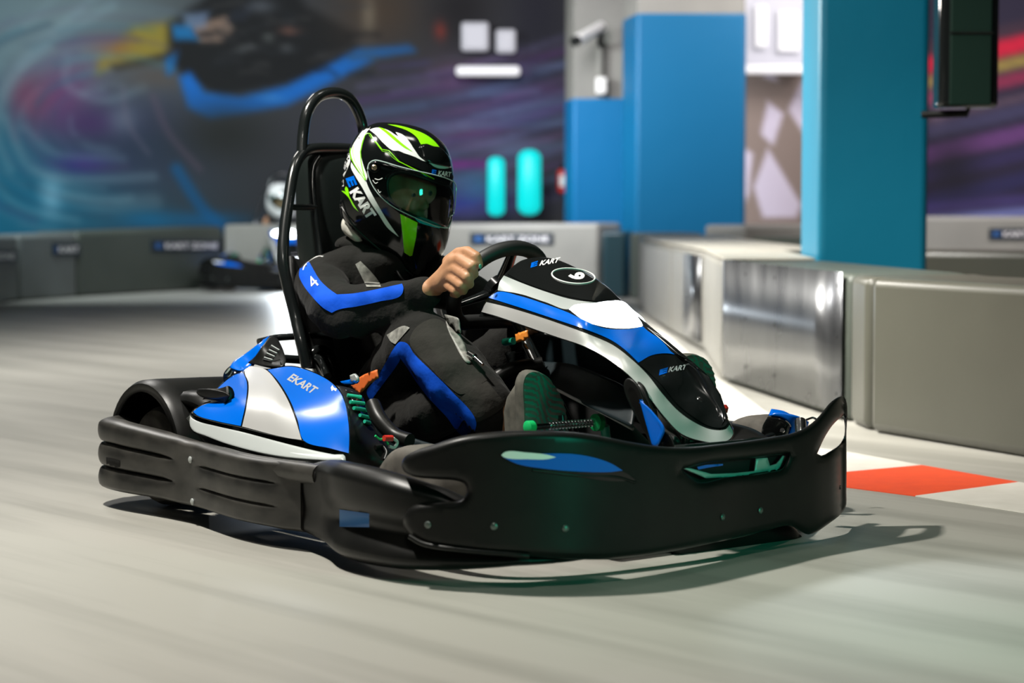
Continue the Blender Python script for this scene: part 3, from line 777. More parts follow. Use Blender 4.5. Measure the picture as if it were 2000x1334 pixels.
# right side background barriers
barrier((3.3, 20.3), (6.2, 18.8), 0.5, 0.73, BG2, 'pale barrier along the far right wall carrying a cropped sign')
barrier((2.0, 13.2), (4.2, 11.9), 0.5, 0.56, BG1, 'dark grey-green barrier behind the nearest pillar at right')
barrier((2.0, 18.9), (3.2, 19.9), 0.5, 0.66, BG2, 'beige barrier between the middle and the nearest pillar')
barrier((1.72, 16.0), (2.6, 15.4), 0.5, 0.60, BG3, 'dark barrier block seen between the middle and nearest pillar')
sign(1932, 446, 2070, 468, (3.3, 20.3), (6.2, 18.8), 'dark lettered sign cut off by the right edge of the view')
# =================================================================== THE KART (local frame: x forward, y to its left, z up)
kart = empty('go_kart', KO, -KT)
tag(kart, 'blue, silver and black electric go-kart with number 9 nose, cornering in the foreground', 'go-kart')
V3 = Vector
kp = K.on
BOLT = mat('worn_bolt', (.12, .14, .13), .35, .6)
# ---- rear and side bumper with three stacked ribs
def ribbed(name, path, prof_fn, m, n=10, parent=kart, N=34):
    """path: (x, y) outer line; prof_fn(t) -> list of (inward offset, z)"""
    C = catmull(path, n); L = len(C); rings = []
    for i, c in enumerate(C):
        t = C[min(i + 1, L - 1)] - C[max(i - 1, 0)]; t = t / np.linalg.norm(t); nrm = np.array([-t[1], t[0]])
        rings.append([V3((c[0] + nrm[0] * o, c[1] + nrm[1] * o, z)) for o, z in prof_fn(i / (L - 1))])
    return loft(name, rings, m, parent, angle=70)
def ribs(z0, z1, nl, depth, th, N=30, sharp=0.55):
    out = []
    for k in range(N + 1):
        f = k / N; ph = (f * nl) % 1.0
        lobe = abs(math.sin(math.pi * ph)) ** sharp if 0 < f < 1 else 0
        e = 0.02 * (max(0, (abs(f - .5) - .42) / .08)) ** 2
        out.append((depth * (1 - lobe) + e, z0 + (z1 - z0) * f))
    out += [(th * .6, z1 - .004), (th, z1 - .02), (th, z0 + .02), (th * .6, z0 + .004)]
    return out
def side_prof(t):
    # t: 0 behind the rear wheel .. 1 joint near the front
    z1 = 0.243 - 0.028 * max(0, min(1, (t - .35) / .25)); z0 = 0.045
    g = lambda a, b: max(0, min(1, (t - a) / (b - a)))
    d = 0.024 * (1 - g(.50, .56)) + .013 * g(.66, .70) * (1 - g(.90, .95))
    return ribs(z0, z1, 3, d, 0.085, N=42, sharp=0.28)
sb = ribbed('side_bumper', [(-.20, -.40), (-.215, -.56), (-.20, -.68), (-.125, -.765), (0.0, -.785), (.14, -.775), (.27, -.765), (.37, -.765), (.50, -.79), (.66, -.815), (.80, -.815), (.92, -.79)], side_prof, SCUFF)
SBV = bvh([sb]); Ssb = caster(SBV)
def bolt(u, v, S, parent, r=0.009, m=SILVER2):
    p = S(u, v)
    if p is None: return
    q = S(u + 2, v); q2 = S(u, v + 2)
    nr = ((q - p).cross(q2 - p)).normalized() if q is not None and q2 is not None else (K.cam - p).normalized()
    if nr.dot(K.cam - p) < 0: nr = -nr
    lathe('bolt', [(-.002, r), (.002, r), (.004, r * .7), (.0045, r * .35)], p, nr, m, parent, seg=16)
laid('slot', [(207, 893), (222, 896), (234, 900), (234, 916), (220, 914), (208, 910)], Ssb, DARK, sb, step=4, off=.002)  # recess darkness painted as a near-black patch on the surface
for u, v in [(372, 898), (376, 980)]: bolt(u, v, Ssb, sb)
# upper tube of the bumper ends in a black disc, the darkness of an open mouth painted on
tube('bumper_tube', [V3((.52, -.755, .190)), V3((.68, -.785, .190)), V3((.84, -.785, .190)), V3((1.0, -.785, .192))], .0255, SCUFF, kart)
tube('mouth_dark_disc', [V3((1.0, -.785, .192)), V3((1.004, -.785, .192))], .021, DARK, kart, smoothpath=False)
# left side, same shape mirrored
def mirror(o, parent=kart, dy=0.0, dx=0.0):
    c = o.copy(); c.data = o.data.copy(); COL.objects.link(c); c.parent = parent
    for v in c.data.vertices: v.co.y = -v.co.y + dy; v.co.x += dx
    c.data.flip_normals(); return c
mirror(sb, dy=-.06)
# ---- front corner piece (bulge between side and front bumper)
def corner_prof(t):
    z0 = 0.045 - .02 * math.sin(math.pi * min(1, t * 1.3)); z1 = 0.183 + 0.062 * math.sin(math.pi * min(1, t * 1.35)) - 0.03 * max(0, t - .6)
    if t > .62: z1 -= .05 * (t - .62) / .38
    d = 0.004 + 0.030 * max(0, min(1, (t - .22) / .12))
    out = []; N = 34
    for k in range(N + 1):
        f = k / N
        # deep waist between the low lobe and the upper lobe
        waist = math.exp(-((f - .40) / .16) ** 2)
        e = 0.03 * (max(0, (abs(f - .5) - .36) / .14)) ** 2
        up = .016 * f * max(0, min(1, (t - .5) / .2))
        out.append((d * waist + e + up, z0 + (z1 - z0) * f))
    th = .10
    return out + [(th * .6, z1 - .004), (th, z1 - .03), (th, z0 + .03), (th * .6, z0 + .004)]
cpath = [(.80, -.765), (.92, -.785), (1.04, -.815), (1.18, -.872), (1.32, -.885), (1.45, -.865), (1.56, -.80), (1.64, -.70), (1.67, -.58), (1.665, -.48)]
cp = ribbed('bumper_corner', cpath, corner_prof, BLACK)
# moulded slot through the lobe
bb = box('cut', (0, 0, 0), (1, 1, 1), BLACK, kart, bevel=0)
q = [kp(u, v, 'y', -.86) for u, v in [(663, 1029), (721, 1030), (721, 1003), (663, 995)]]
pushv = [(p - K.cam).normalized() for p in q]
vs = [p - d * .15 for p, d in zip(q, pushv)] + [p + d * .5 for p, d in zip(q, pushv)]
bb.data.clear_geometry(); bb.data.from_pydata([tuple(v) for v in vs], [], [(0, 1, 2, 3), (7, 6, 5, 4), (0, 4, 5, 1), (1, 5, 6, 2), (2, 6, 7, 3), (3, 7, 4, 0)]); bb.modifiers.clear(); recalc(bb)
md = cp.modifiers.new('slot', 'BOOLEAN'); md.object = bb; md.operation = 'DIFFERENCE'; md.solver = 'EXACT'
bake(cp); bpy.data.objects.remove(bb)
cp.data.polygons.foreach_set('use_smooth', [True] * len(cp.data.polygons)); cp.data.set_sharp_from_angle(angle=math.radians(50))
CPV = bvh([cp]); Scp = caster(CPV)
mirror(cp, dy=-.37, dx=-.22)

# ---- front bumper panel
FP = catmull([(1.0, -.86), (1.2, -.90), (1.40, -.895), (1.58, -.815), (1.69, -.64), (1.715, -.45), (1.68, -.2), (1.635, 0), (1.61, .2), (1.59, .3), (1.55, .398), (1.455, .512), (1.335, .595), (1.2, .65), (1.05, .68)], 10)
FP = [c[:2] for c in FP]
def Sfp(u, v):
    c = np.array(K.cam[:]); r = np.array(K.ray(u, v)[:]); best = None; near = (1e9, None)
    for a, b in zip(FP[:-1], FP[1:]):
        d = b - a; M = np.array([[r[0], -d[0]], [r[1], -d[1]]]); det = np.linalg.det(M)
        if abs(det) > 1e-9:
            t, s = np.linalg.solve(M, a - c[:2])
            if 0 <= s <= 1 and t > 0 and (best is None or t < best): best = t
        t = ((a - c[:2]) @ r[:2]) / (r[:2] @ r[:2]); e = np.linalg.norm(c[:2] + r[:2] * t - a)
        if e < near[0]: near = (e, t)
    t = best if best is not None else near[1]
    return V3(c + r * t)
panel_out = [(784, 908), (790, 893), (812, 880), (845, 869), (896, 853), (960, 844), (1050, 841), (1130, 845), (1175, 852), (1230, 863), (1290, 872), (1350, 873), (1400, 868), (1450, 862), (1510, 853), (1550, 845), (1582, 829), (1602, 810), (1620, 788), (1636, 776), (1647, 773), (1652, 780), (1653, 850), (1653, 960), (1651, 992), (1617, 1024), (1579, 1044), (1560, 1036), (1545, 1027), (1500, 1035), (1445, 1048), (1307, 1078), (1200, 1092), (1110, 1092), (1033, 1087), (940, 1079), (860, 1070), (826, 1062), (800, 1045), (789, 1030), (787, 1012), (795, 996), (810, 986), (860, 980), (900, 976), (909, 968), (912, 955), (906, 944), (890, 939), (850, 936), (805, 930), (790, 922)]
slot_r = [(1596, 886), (1612, 852), (1630, 826), (1648, 811), (1649, 850), (1640, 868), (1620, 882), (1604, 890)]
slot_c = [(1331, 917), (1345, 913), (1376, 905), (1420, 900), (1470, 895), (1541, 886), (1536, 900), (1528, 915), (1500, 922), (1420, 932), (1362, 941), (1350, 932)]
fb = laid('front_bumper', panel_out, Sfp, BLACK, kart, holes=[slot_r, slot_c], step=9, edge=(13, .028), deep=.03)
# relief lip below the slot on the left, blue inlay, white sliver, grooves and bolts
def lip(pts, r, S, m, parent, name='moulded_lip', off=0.0, n=5):
    P = [S(u, v) for u, v in pts]; P = [p - (p - K.cam).normalized() * off for p in P if p is not None]
    return tube(name, P, r, m, parent, n=n, seg=10)
laid('blue_inlay', [(982, 893), (1000, 889), (1062, 886), (1120, 887), (1165, 895), (1195, 906), (1216, 919), (1190, 922), (1130, 921), (1060, 915), (1010, 906)], Sfp, BLUE, fb, step=6, off=.0045)
laid('white_sliver', [(979, 889), (986, 883), (1030, 884), (1068, 888), (1086, 893), (1068, 897), (1030, 897), (996, 896), (984, 893)], Sfp, WHITE, fb, step=5, off=.006)
laid('dark_groove', [(1040, 917), (1120, 923), (1218, 922), (1242, 938), (1200, 940), (1120, 930)], Sfp, BLACKG, fb, step=6, off=.002)
lip([(1040, 918), (1120, 928), (1200, 931), (1240, 942)], .0035, Sfp, BLACK, fb)
for u, v in [(836, 1025), (965, 1028), (1104, 1032), (1411, 1010), (1485, 997)]: bolt(u, v, Sfp, fb, .008, BOLT)
laid('air_mark', [(1640, 948), (1644, 948), (1644, 956), (1640, 956)], Sfp, DARK, fb, step=3, off=.002)
lip([(800, 1048), (832, 1064), (900, 1074), (1000, 1083), (1033, 1086)], .006, Sfp, BLACK, fb)
# silver bracket seen inside the centre opening
Sin = lambda u, v: Sfp(u, v) + (Sfp(u, v) - K.cam).normalized() * .05
laid('silver_bracket', [(1334, 914), (1350, 915), (1390, 926), (1440, 924), (1475, 920), (1478, 896), (1499, 894), (1504, 910), (1518, 906), (1530, 890), (1538, 890), (1528, 914), (1500, 920), (1430, 931), (1380, 934)], Sin, SILVER2, fb, step=5, solid=.004, smooth=False)
laid('blue_decal', [(1362, 912), (1380, 908), (1412, 906), (1412, 909), (1385, 913), (1364, 917)], Sin, BLUE, fb, step=4, smooth=False)
sinr = lambda u, v: Sfp(min(u, 1640), v) + (Sfp(min(u, 1640), v) - K.cam).normalized() * .10
laid('inner_dark_backing', [(1320, 870), (1550, 850), (1550, 950), (1320, 960)], lambda u, v: Sfp(u, v) + (Sfp(u, v) - K.cam).normalized() * .09, DARK, fb, step=20, smooth=False, solid=.004)
# low bumper frame under the panel
tube('bumper_bar', [(1.25, -.70, .09), (1.48, -.66, .07), (1.58, -.5, .06), (1.60, -.2, .055), (1.57, .05, .055), (1.50, .25, .06), (1.38, .42, .07)], .02, STEEL, kart)
laid('lower_dark_shape', [(1300, 1060), (1400, 1040), (1540, 1022), (1568, 1050), (1540, 1072), (1470, 1090), (1400, 1098), (1330, 1095)], plane('x', 1.52), BLACK, kart, step=10, edge=(12, .03), solid=.05)  # dark shape stands for the low lobe and the shadow under it

# ---- wheels
def wheel(c, R, wd, name='wheel'):
    root = empty(name, c, 0, kart)
    prof = [(-wd / 2, R * .52), (-wd / 2, R * .78), (-wd * .46, R * .9), (-wd * .36, R * .975), (-wd * .2, R), (wd * .2, R), (wd * .36, R * .975), (wd * .46, R * .9), (wd / 2, R * .78), (wd / 2, R * .52)]
    lathe('tyre', prof, (0, 0, 0), (0, 1, 0), RUBBER, root, seg=48)
    lathe('rim', [(-wd * .42, R * .30), (-wd * .48, R * .5), (-wd * .46, R * .53), (wd * .46, R * .53), (wd * .48, R * .5), (wd * .42, R * .30)], (0, 0, 0), (0, 1, 0), BLACKG, root, seg=36)
    lathe('hub', [(-wd * .52, .018), (-wd * .52, .028), (-wd * .2, .034), (wd * .2, .034), (wd * .52, .028), (wd * .52, .018)], (0, 0, 0), (0, 1, 0), CHROME, root, seg=20)
    return root
wheel((0.0, -.565, .139), .139, .19); wheel((0.0, .565, .139), .139, .19)
wheel((1.12, -.575, .13), .13, .13); wheel((1.10, .585, .13), .13, .13)
# lettering on the rear tyre side
# ---- rear fender over the right rear wheel
def fender(sy, yin, yout):
    arc = []; C0 = (-.005, .145); R = .192
    for i in range(25):
        a = math.radians(-8 + 196 * i / 24); arc.append((C0[0] - R * math.cos(a) * 1.0, C0[1] + R * math.sin(a)))
    rings = []
    for (y, k) in ((yout, .90), (yout, 1.0), (yout + .012, 1.035), (yout + .05, 1.04), (yout + .18, 1.03), (yin, 1.0)):
        rings.append([V3((C0[0] + (x - C0[0]) * k, sy * y, C0[1] + (z - C0[1]) * k)) for x, z in arc])
    o = loft('wheel_fender', rings, BLACK, kart, caps=False, closed_ring=False, solid=.012)
    return o
fender(1, -.24, -.685); fender(-1, -.24, -.685)
tube('fender_bridge', [(.10, -.60, .30), (.18, -.60, .30), (.26, -.58, .27)], .05, BLACK, kart, flat=.5)

# ---- right side pod
Spod = tps([(375, 812, -.69), (422, 824, -.71), (467, 834, -.715), (535, 851, -.72), (591, 862, -.715), (647, 877, -.70), (684, 887, -.68),
            (392, 791, -.66), (430, 775, -.62), (470, 775, -.63), (540, 790, -.65), (620, 815, -.655), (683, 822, -.64), (676, 785, -.585), (664, 761, -.54),
            (437, 744, -.52), (456, 731, -.49), (479, 716, -.455), (520, 718, -.44), (569, 714, -.415), (610, 724, -.43), (644, 742, -.47), (500, 745, -.53), (560, 750, -.525), (620, 770, -.56)], 'y')
pod_px = [(372, 808), (376, 800), (392, 791), (430, 781), (449, 771), (422, 760), (437, 744), (456, 731), (479, 714), (520, 720), (569, 714), (610, 725), (644, 743), (664, 761), (676, 785), (683, 822), (685, 852), (684, 888), (647, 878), (591, 862), (535, 852), (467, 835), (422, 825), (385, 814)]
sp = laid('side_pod', pod_px, Spod, BLACKG, kart, step=8, solid=.018, edge=(6, .012))
laid('blue_rear_panel', [(377, 804), (392, 793), (430, 782), (451, 770), (424, 760), (439, 746), (458, 732), (475, 728), (482, 746), (480, 785), (470, 832), (422, 822), (385, 811)], Spod, BLUE, sp, step=7, off=.004)
laid('silver_panel', [(478, 728), (486, 716), (504, 717), (519, 722), (540, 745), (562, 781), (577, 819), (589, 859), (560, 855), (473, 833), (483, 785), (485, 746)], Spod, SILVER, sp, step=7, off=.004)
laid('blue_front_panel', [(523, 722), (569, 716), (610, 727), (644, 745), (662, 763), (673, 786), (680, 822), (682, 852), (681, 885), (647, 876), (593, 860), (581, 819), (566, 781), (544, 745)], Spod, BLUE, sp, step=7, off=.004)
text_on('lettering', 'EKART', (560, 741), (612, 771), (571, 728), Spod, GREY, sp, off=.007, shear=.2, bold=.03)
laid('worn_mark', [(646, 757), (649, 752), (652, 757), (658, 759), (656, 764), (651, 761), (648, 764)], Spod, WHITE, sp, step=3, off=.006, smooth=False)
# silver belt line under the pod
Sbelt = tps([(372, 812, -.69), (374, 840, -.715), (445, 836, -.715), (445, 867, -.745), (535, 860, -.725), (535, 890, -.755), (629, 882, -.72), (629, 899, -.74), (674, 896, -.72)], 'y')
laid('belt_panel', [(371, 806), (373, 814), (385, 822), (422, 832), (471, 843), (535, 860), (610, 879), (674, 892), (674, 899), (629, 899), (535, 890), (445, 868), (400, 851), (378, 842), (371, 832)], Sbelt, SILVER2, kart, step=7, solid=.015, edge=(4, .006))
# dark lower body and front end of the pod
Sbody = tps([(380, 835, -.67), (445, 860, -.69), (535, 885, -.69), (629, 890, -.68), (664, 760, -.50), (704, 770, -.47), (722, 800, -.45), (734, 837, -.47), (756, 880, -.50), (715, 914, -.56), (640, 910, -.66), (690, 850, -.60)], 'y')
laid('pod_lower_body', [(374, 828), (400, 838), (445, 852), (535, 872), (629, 888), (660, 880), (672, 800), (655, 752), (668, 754), (688, 760), (706, 772), (722, 800), (737, 842), (756, 874), (762, 900), (740, 915), (700, 922), (640, 918), (560, 905), (470, 890), (400, 866)], Sbody, BLACK, kart, step=9, solid=.02, edge=(6, .015))
vt = laid('air_vent', [(675, 761), (690, 764), (706, 772), (718, 792), (722, 810), (723, 828), (710, 815), (697, 796), (685, 778)], Sbody, BLACKG, kart, step=4, off=.012, edge=(3, .004))
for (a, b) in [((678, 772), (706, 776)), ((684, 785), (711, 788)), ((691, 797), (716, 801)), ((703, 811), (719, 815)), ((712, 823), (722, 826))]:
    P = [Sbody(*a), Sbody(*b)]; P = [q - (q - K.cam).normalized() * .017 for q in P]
    tube('slat', P, .0048, TEALP, vt, smoothpath=False, seg=8)  # teal reflection put into the slat colour
lip([(733, 874), (748, 872), (756, 884), (752, 898)], .006, Sbody, BLACK, kart, name='body_rim', off=.01)
# mirrored left pod
for o in list(kart.children):
    if o.name.split('.')[0] in ('side_pod', 'belt_panel', 'pod_lower_body'):
        m_ = mirror(o, dy=-.16, dx=-.22)
# ---- air scoop with grille, blue tail fairing and rear light
Ssc = tps([(529, 656, -.36), (550, 676, -.36), (559, 706, -.40), (490, 710, -.44), (512, 676, -.41), (437, 729, -.50), (456, 708, -.47), (470, 745, -.52)], 'y')
laid('tail_fairing', [(527, 655), (509, 668), (480, 690), (456, 706), (448, 718), (470, 724), (490, 714), (505, 690)], Ssc, BLUE, kart, step=5, solid=.012, edge=(3, .004))
laid('rear_light', [(448, 716), (464, 712), (470, 722), (456, 734), (437, 746), (436, 732)], Ssc, CLEAR, kart, step=4, off=-.005, solid=.006)
so = laid('air_scoop', [(529, 655), (541, 661), (550, 676), (556, 692), (559, 706), (554, 714), (528, 716), (503, 713), (484, 708), (497, 697), (512, 676)], Ssc, BLACK, kart, step=5, off=.01, edge=(4, .006), solid=.014)
laid('grille', [(531, 670), (539, 681), (547, 702), (528, 706), (513, 704), (520, 688)], Ssc, DARK, so, step=4, off=.012)
for k in range(8):
    a = np.array((514, 702)) + np.array((2.3, -4.2)) * k; b = np.array((530, 706)) + np.array((2.2, -3.2)) * k
    if k > 4: a = a + np.array((0, 2)); 
    P = [Ssc(*a), Ssc(*b)]; tube('grille_bar', [q - (q - K.cam).normalized() * .015 for q in P], .0018, SILVER2 if k % 2 else BLACK, so, smoothpath=False, seg=6)
for u, v in [(495, 708), (552, 708), (530, 659)]: bolt(u, v, Ssc, so, .005, CHROME)
laid('black_fin', [(385 + 0, 760), (400, 759), (425, 762), (446, 769), (449, 774), (440, 777), (420, 780), (395, 776), (384, 768)], plane('y', -.66), BLACK, kart, step=6, solid=.03, edge=(5, .01))
# ---- roll hoop, back frame and headrest
def PX(lst): return [kp(u, v, 'x', x) for u, v, x in lst]
rh = tube('roll_hoop', PX([(600, 718, .14), (588, 668, .12), (577, 620, .08), (562, 560, .05), (553, 510, .03), (555, 455, .0), (563, 395, -.03), (573, 335, -.06), (586, 306, -.08), (606, 292, -.09), (650, 290, -.1), (690, 292, -.1), (720, 300, -.09)]), .0165, STEEL, kart)
hoop_r = [V3((p.x, -p.y + .04, p.z)) for p in PX([(600, 718, .14), (588, 668, .12), (577, 620, .08), (562, 560, .05), (553, 510, .03), (555, 455, .0), (563, 395, -.03), (573, 335, -.06), (586, 306, -.08)])]
tube('roll_hoop', hoop_r, .0165, STEEL, kart)
tube('top_loop', PX([(590, 300, -.085), (592, 262, -.10), (599, 222, -.105), (615, 195, -.11), (636, 183, -.11), (662, 182, -.11), (684, 194, -.11), (700, 220, -.11), (709, 250, -.11), (712, 292, -.1)]), .0165, STEEL, kart)
tube('back_strut', PX([(624, 306, -.09), (612, 330, -.09), (611, 380, -.07), (617, 430, -.05), (622, 470, -.04), (628, 520, -.02), (634, 600, .0)]), .009, STEEL, kart)
tube('cross_bar', PX([(562, 405, -.04), (616, 405, -.06)]), .009, STEEL, kart, smoothpath=False)
tube('rear_rail', PX([(505, 668, .0), (540, 660, .0), (580, 657, .02), (620, 655, .02), (660, 660, .02)]), .010, STEEL, kart)
tube('rear_rail', PX([(545, 700, .05), (600, 704, .05), (640, 710, .05)]), .012, STEEL, kart)
# headrest: tall rounded pad
hr = []
for z, w0, t0 in [(.56, .115, .05), (.60, .125, .062), (.75, .128, .068), (.90, .125, .066), (.955, .118, .058), (.985, .10, .045), (.997, .07, .02)]:
    ring = []
    for k in range(28):
        a = 2 * math.pi * k / 28; cx = abs(math.cos(a)) ** .45 * (1 if math.cos(a) > 0 else -1); sx = abs(math.sin(a)) ** .45 * (1 if math.sin(a) > 0 else -1)
        ring.append(V3((-.115 + t0 * cx - .06 * (z - .56), .045 + w0 * sx, z)))
    hr.append(ring)
LEATH = mat('black_padding', (0.010, 0.014, 0.013), 0.32, bump=(18, .2, .006))
ho = loft('headrest', hr, LEATH, kart, angle=75)
# ---- seat shell
st = []
for (x, z, wd, up) in [(-.10, .66, .17, .02), (-.07, .52, .20, .05), (-.02, .38, .215, .09), (.03, .24, .215, .13), (.10, .13, .21, .15), (.22, .075, .205, .12), (.36, .07, .20, .07), (.46, .09, .19, .03)]:
    ring = []
    for k in range(17):
        f = k / 8 - 1; s_ = abs(f) ** 3
        ring.append(V3((x + up * s_ * .9, wd * f * (1 - .08 * s_), z + up * s_ * .75)))
    st.append(ring)
ST = mat('black_seat_shell', (0.010, 0.010, 0.010), .3, coat=.4)
so_ = loft('seat', st, ST, kart, caps=False, closed_ring=False, solid=.014)
lipt = [r[0] for r in st]; tube('seat_edge', lipt, .012, ST, kart); tube('seat_edge', [r[-1] for r in st], .012, ST, kart)
# ---- floor, frame and batteries
box('floor_tray', (.62, 0, .042), (1.75, .62, .015), BLACK, kart, bevel=.006)
for sy in (-1, 1):
    tube('frame_tube', [(-.1, sy * .3, .075), (.4, sy * .33, .07), (.9, sy * .30, .07), (1.35, sy * .22, .075)], .016, STEEL, kart)
    box('battery_box', (.34, sy * .45, .16), (.62, .26, .20), BLACK, kart, bevel=.03)
    tube('steering_arm', [(1.10, sy * .50, .13), (1.06, sy * .3, .12), (1.0, sy * .05, .14)], .009, CHROME, kart)
tube('rear_axle', [(0, -.6, .139), (0, .6, .139)], .02, CHROME, kart, smoothpath=False)
box('motor_cover', (-.09, .02, .20), (.18, .5, .22), BLACK, kart, bevel=.04)
mc = tube('cooling_hose', PX([(608, 720, .1), (610, 695, .1), (622, 684, .1), (640, 690, .1), (650, 712, .12), (655, 735, .14)]), .016, BLACKG, kart)
tube('cooling_hose', PX([(640, 735, .2), (632, 712, .16), (620, 700, .12), (604, 700, .08)]), .012, CHROME if False else BLACKG, kart)

# ---- nose fairing
Sn = tps([(938, 610, -.185), (949, 589, -.18), (966, 618, -.185), (1015, 635, -.185), (1081, 658, -.185), (1147, 681, -.185), (1197, 711, -.18), (1230, 737, -.175), (1263, 773, -.165), (1296, 816, -.15), (1329, 849, -.12), (1375, 864, -.06), (1404, 866, -.02), (1428, 859, .03), (1434, 846, .06),
          (971, 569, -.155), (982, 539, -.13), (1015, 575, -.15), (1065, 592, -.15), (1111, 606, -.145), (1157, 630, -.14), (1223, 687, -.13), (1249, 711, -.125), (1289, 750, -.11), (1322, 790, -.085), (1355, 816, -.05), (1414, 836, .03), (1423, 826, .05),
          (991, 536, -.11), (1015, 549, -.11), (1058, 565, -.105), (1114, 582, -.09), (1157, 587, -.07), (1009, 518, -.06), (1032, 506, -.02), (1058, 504, .02), (1088, 509, .04), (1124, 524, .055), (1157, 542, .065), (1190, 565, .07), (1207, 580, .075), (1236, 605, .085), (1266, 636, .09), (1289, 654, .09), (1329, 696, .09), (1355, 730, .09), (1385, 767, .085), (1414, 810, .07),
          (1075, 535, -.03), (1130, 555, -.01), (1190, 610, -.01), (1250, 665, 0), (1300, 720, .0), (1340, 770, .0), (1380, 815, .01)], 'y')
nose_px = [(938, 610), (943, 598), (951, 583), (960, 575), (970, 566), (975, 552), (985, 537), (1000, 522), (1016, 510), (1035, 504), (1058, 502), (1088, 507), (1124, 522), (1157, 540), (1190, 563), (1207, 580), (1236, 604), (1264, 632), (1289, 654), (1329, 696), (1355, 730), (1385, 767), (1414, 808), (1425, 824), (1434, 846), (1428, 859), (1404, 866), (1375, 864), (1329, 849), (1296, 816), (1263, 773), (1230, 737), (1197, 711), (1147, 681), (1081, 658), (1015, 635), (966, 618)]
nose = laid('nose_cone', nose_px, Sn, BLACKG, kart, step=8, solid=.012, edge=(5, .006))
def nd(name, px, m, off=.004, step=6, **k): return laid(name, px, Sn, m, nose, step=step, off=off, **k)
npl = nd('number_panel', [(991, 535), (999, 526), (1012, 515), (1032, 507), (1058, 504), (1088, 510), (1124, 525), (1157, 543), (1190, 566), (1205, 580), (1203, 586), (1190, 588), (1157, 587), (1114, 580), (1058, 564), (1015, 548)], BLACKG)
text_on('blue_letter', 'E', (1036, 523), (1049, 519), (1038, 513), Sn, BLUE, npl, off=.007, bold=.06)
text_on('lettering', 'KART', (1053, 519), (1092, 512), (1056, 509), Sn, WHITE, npl, off=.007, shear=.2, bold=.03)
ringp = [(1120 + 42 * math.cos(a), 539 + 14.5 * math.sin(a) + 4 * math.cos(a)) for a in [2 * math.pi * k / 40 for k in range(40)]]
tube('number_ring', [Sn(u, v) - (Sn(u, v) - K.cam).normalized() * .006 for u, v in ringp], .0022, WHITE, npl, closed=True, n=2, seg=8)
text_on('number', '9', (1108, 534), (1112, 548), (1140, 530), Sn, WHITE, npl, off=.008, bold=.05)
nd('silver_shoulder', [(972, 567), (975, 553), (984, 538), (1015, 551), (1058, 567), (1114, 584), (1157, 590), (1190, 591), (1205, 590), (1170, 596), (1124, 596), (1111, 604), (1065, 590), (1015, 574)], SILVER2)
nd('blue_spine', [(953, 581), (963, 575), (972, 570), (1015, 578), (1065, 594), (1111, 611), (1137, 624), (1180, 641), (1230, 643), (1266, 638), (1289, 656), (1327, 694), (1302, 690), (1272, 694), (1247, 708), (1223, 685), (1197, 666), (1157, 648), (1098, 628), (1032, 606), (982, 590)], BLUE)
nd('lower_panel', [(1249, 711), (1261, 702), (1272, 697), (1302, 693), (1329, 698), (1355, 732), (1384, 768), (1412, 811), (1421, 826), (1414, 834), (1388, 833), (1357, 816), (1324, 790), (1291, 750)], BLACKG)
lp2 = nose.children[-1]
nd('silver_side', [(940, 609), (945, 598), (950, 590), (980, 597), (1032, 612), (1098, 634), (1157, 656), (1197, 674), (1228, 697), (1263, 730), (1292, 767), (1325, 803), (1358, 826), (1390, 839), (1418, 838), (1425, 830), (1432, 846), (1426, 857), (1404, 864), (1375, 862), (1331, 847), (1298, 814), (1265, 772), (1232, 736), (1199, 709), (1148, 679), (1082, 656), (1016, 633), (966, 616)], SILVER)
text_on('blue_letter', 'E', (1287, 733), (1303, 728), (1289, 722), Sn, BLUE, lp2, off=.007, bold=.06)
text_on('lettering', 'KART', (1305, 727), (1341, 721), (1307, 717), Sn, GREY, lp2, off=.007, shear=.2, bold=.03)
bolt(1367, 781, Sn, lp2, .009, CHROME)
hl = nd('headlight', [(1111, 603), (1120, 596), (1157, 592), (1217, 589), (1236, 605), (1257, 623), (1263, 635), (1230, 640), (1180, 637), (1137, 622)], LAMP, off=.009, edge=(6, .008))
# hidden far flank of the nose: from the crest down to the mirrored lower edge
cr = [(938, 610, 0), (985, 537, 0), (1058, 503, 0), (1124, 523, 0), (1190, 564, 0), (1236, 605, 0), (1289, 655, 0), (1329, 697, 0), (1385, 768, 0), (1425, 825, 0)]
lo_ = [(938, 610), (966, 618), (1015, 635), (1081, 658), (1147, 681), (1197, 711), (1230, 737), (1263, 773), (1296, 816), (1375, 864)]
rg = []
for (u, v, _), (u2, v2) in zip(cr, lo_):
    a = Sn(u, v); b = Sn(u2, v2); b = V3((b.x, min(-.09 - b.y, a.y - .004), b.z - .01)); a = V3((a.x, a.y - .002, a.z - .008))
    rg.append([a, a.lerp(b, .5), b])
loft('nose_far_flank', rg, BLACKG, kart, caps=False, closed_ring=False, solid=.008)
# lamp housing below the lens throws its light forward
ll = bpy.data.lights.new('headlight_beam', 'SPOT'); ll.energy = 60; ll.color = (.85, .93, 1); ll.spot_size = math.radians(75); ll.spot_blend = .8; ll.shadow_soft_size = .03
lo2 = bpy.data.objects.new('headlight_beam', ll); lo2.parent = kart; lo2.location = kp(1225, 615, 'y', 0.0) + V3((.05, 0, .02)); COL.objects.link(lo2)
lo2.rotation_euler = V3((1, 0, -.22)).to_track_quat('-Z', 'Y').to_euler()
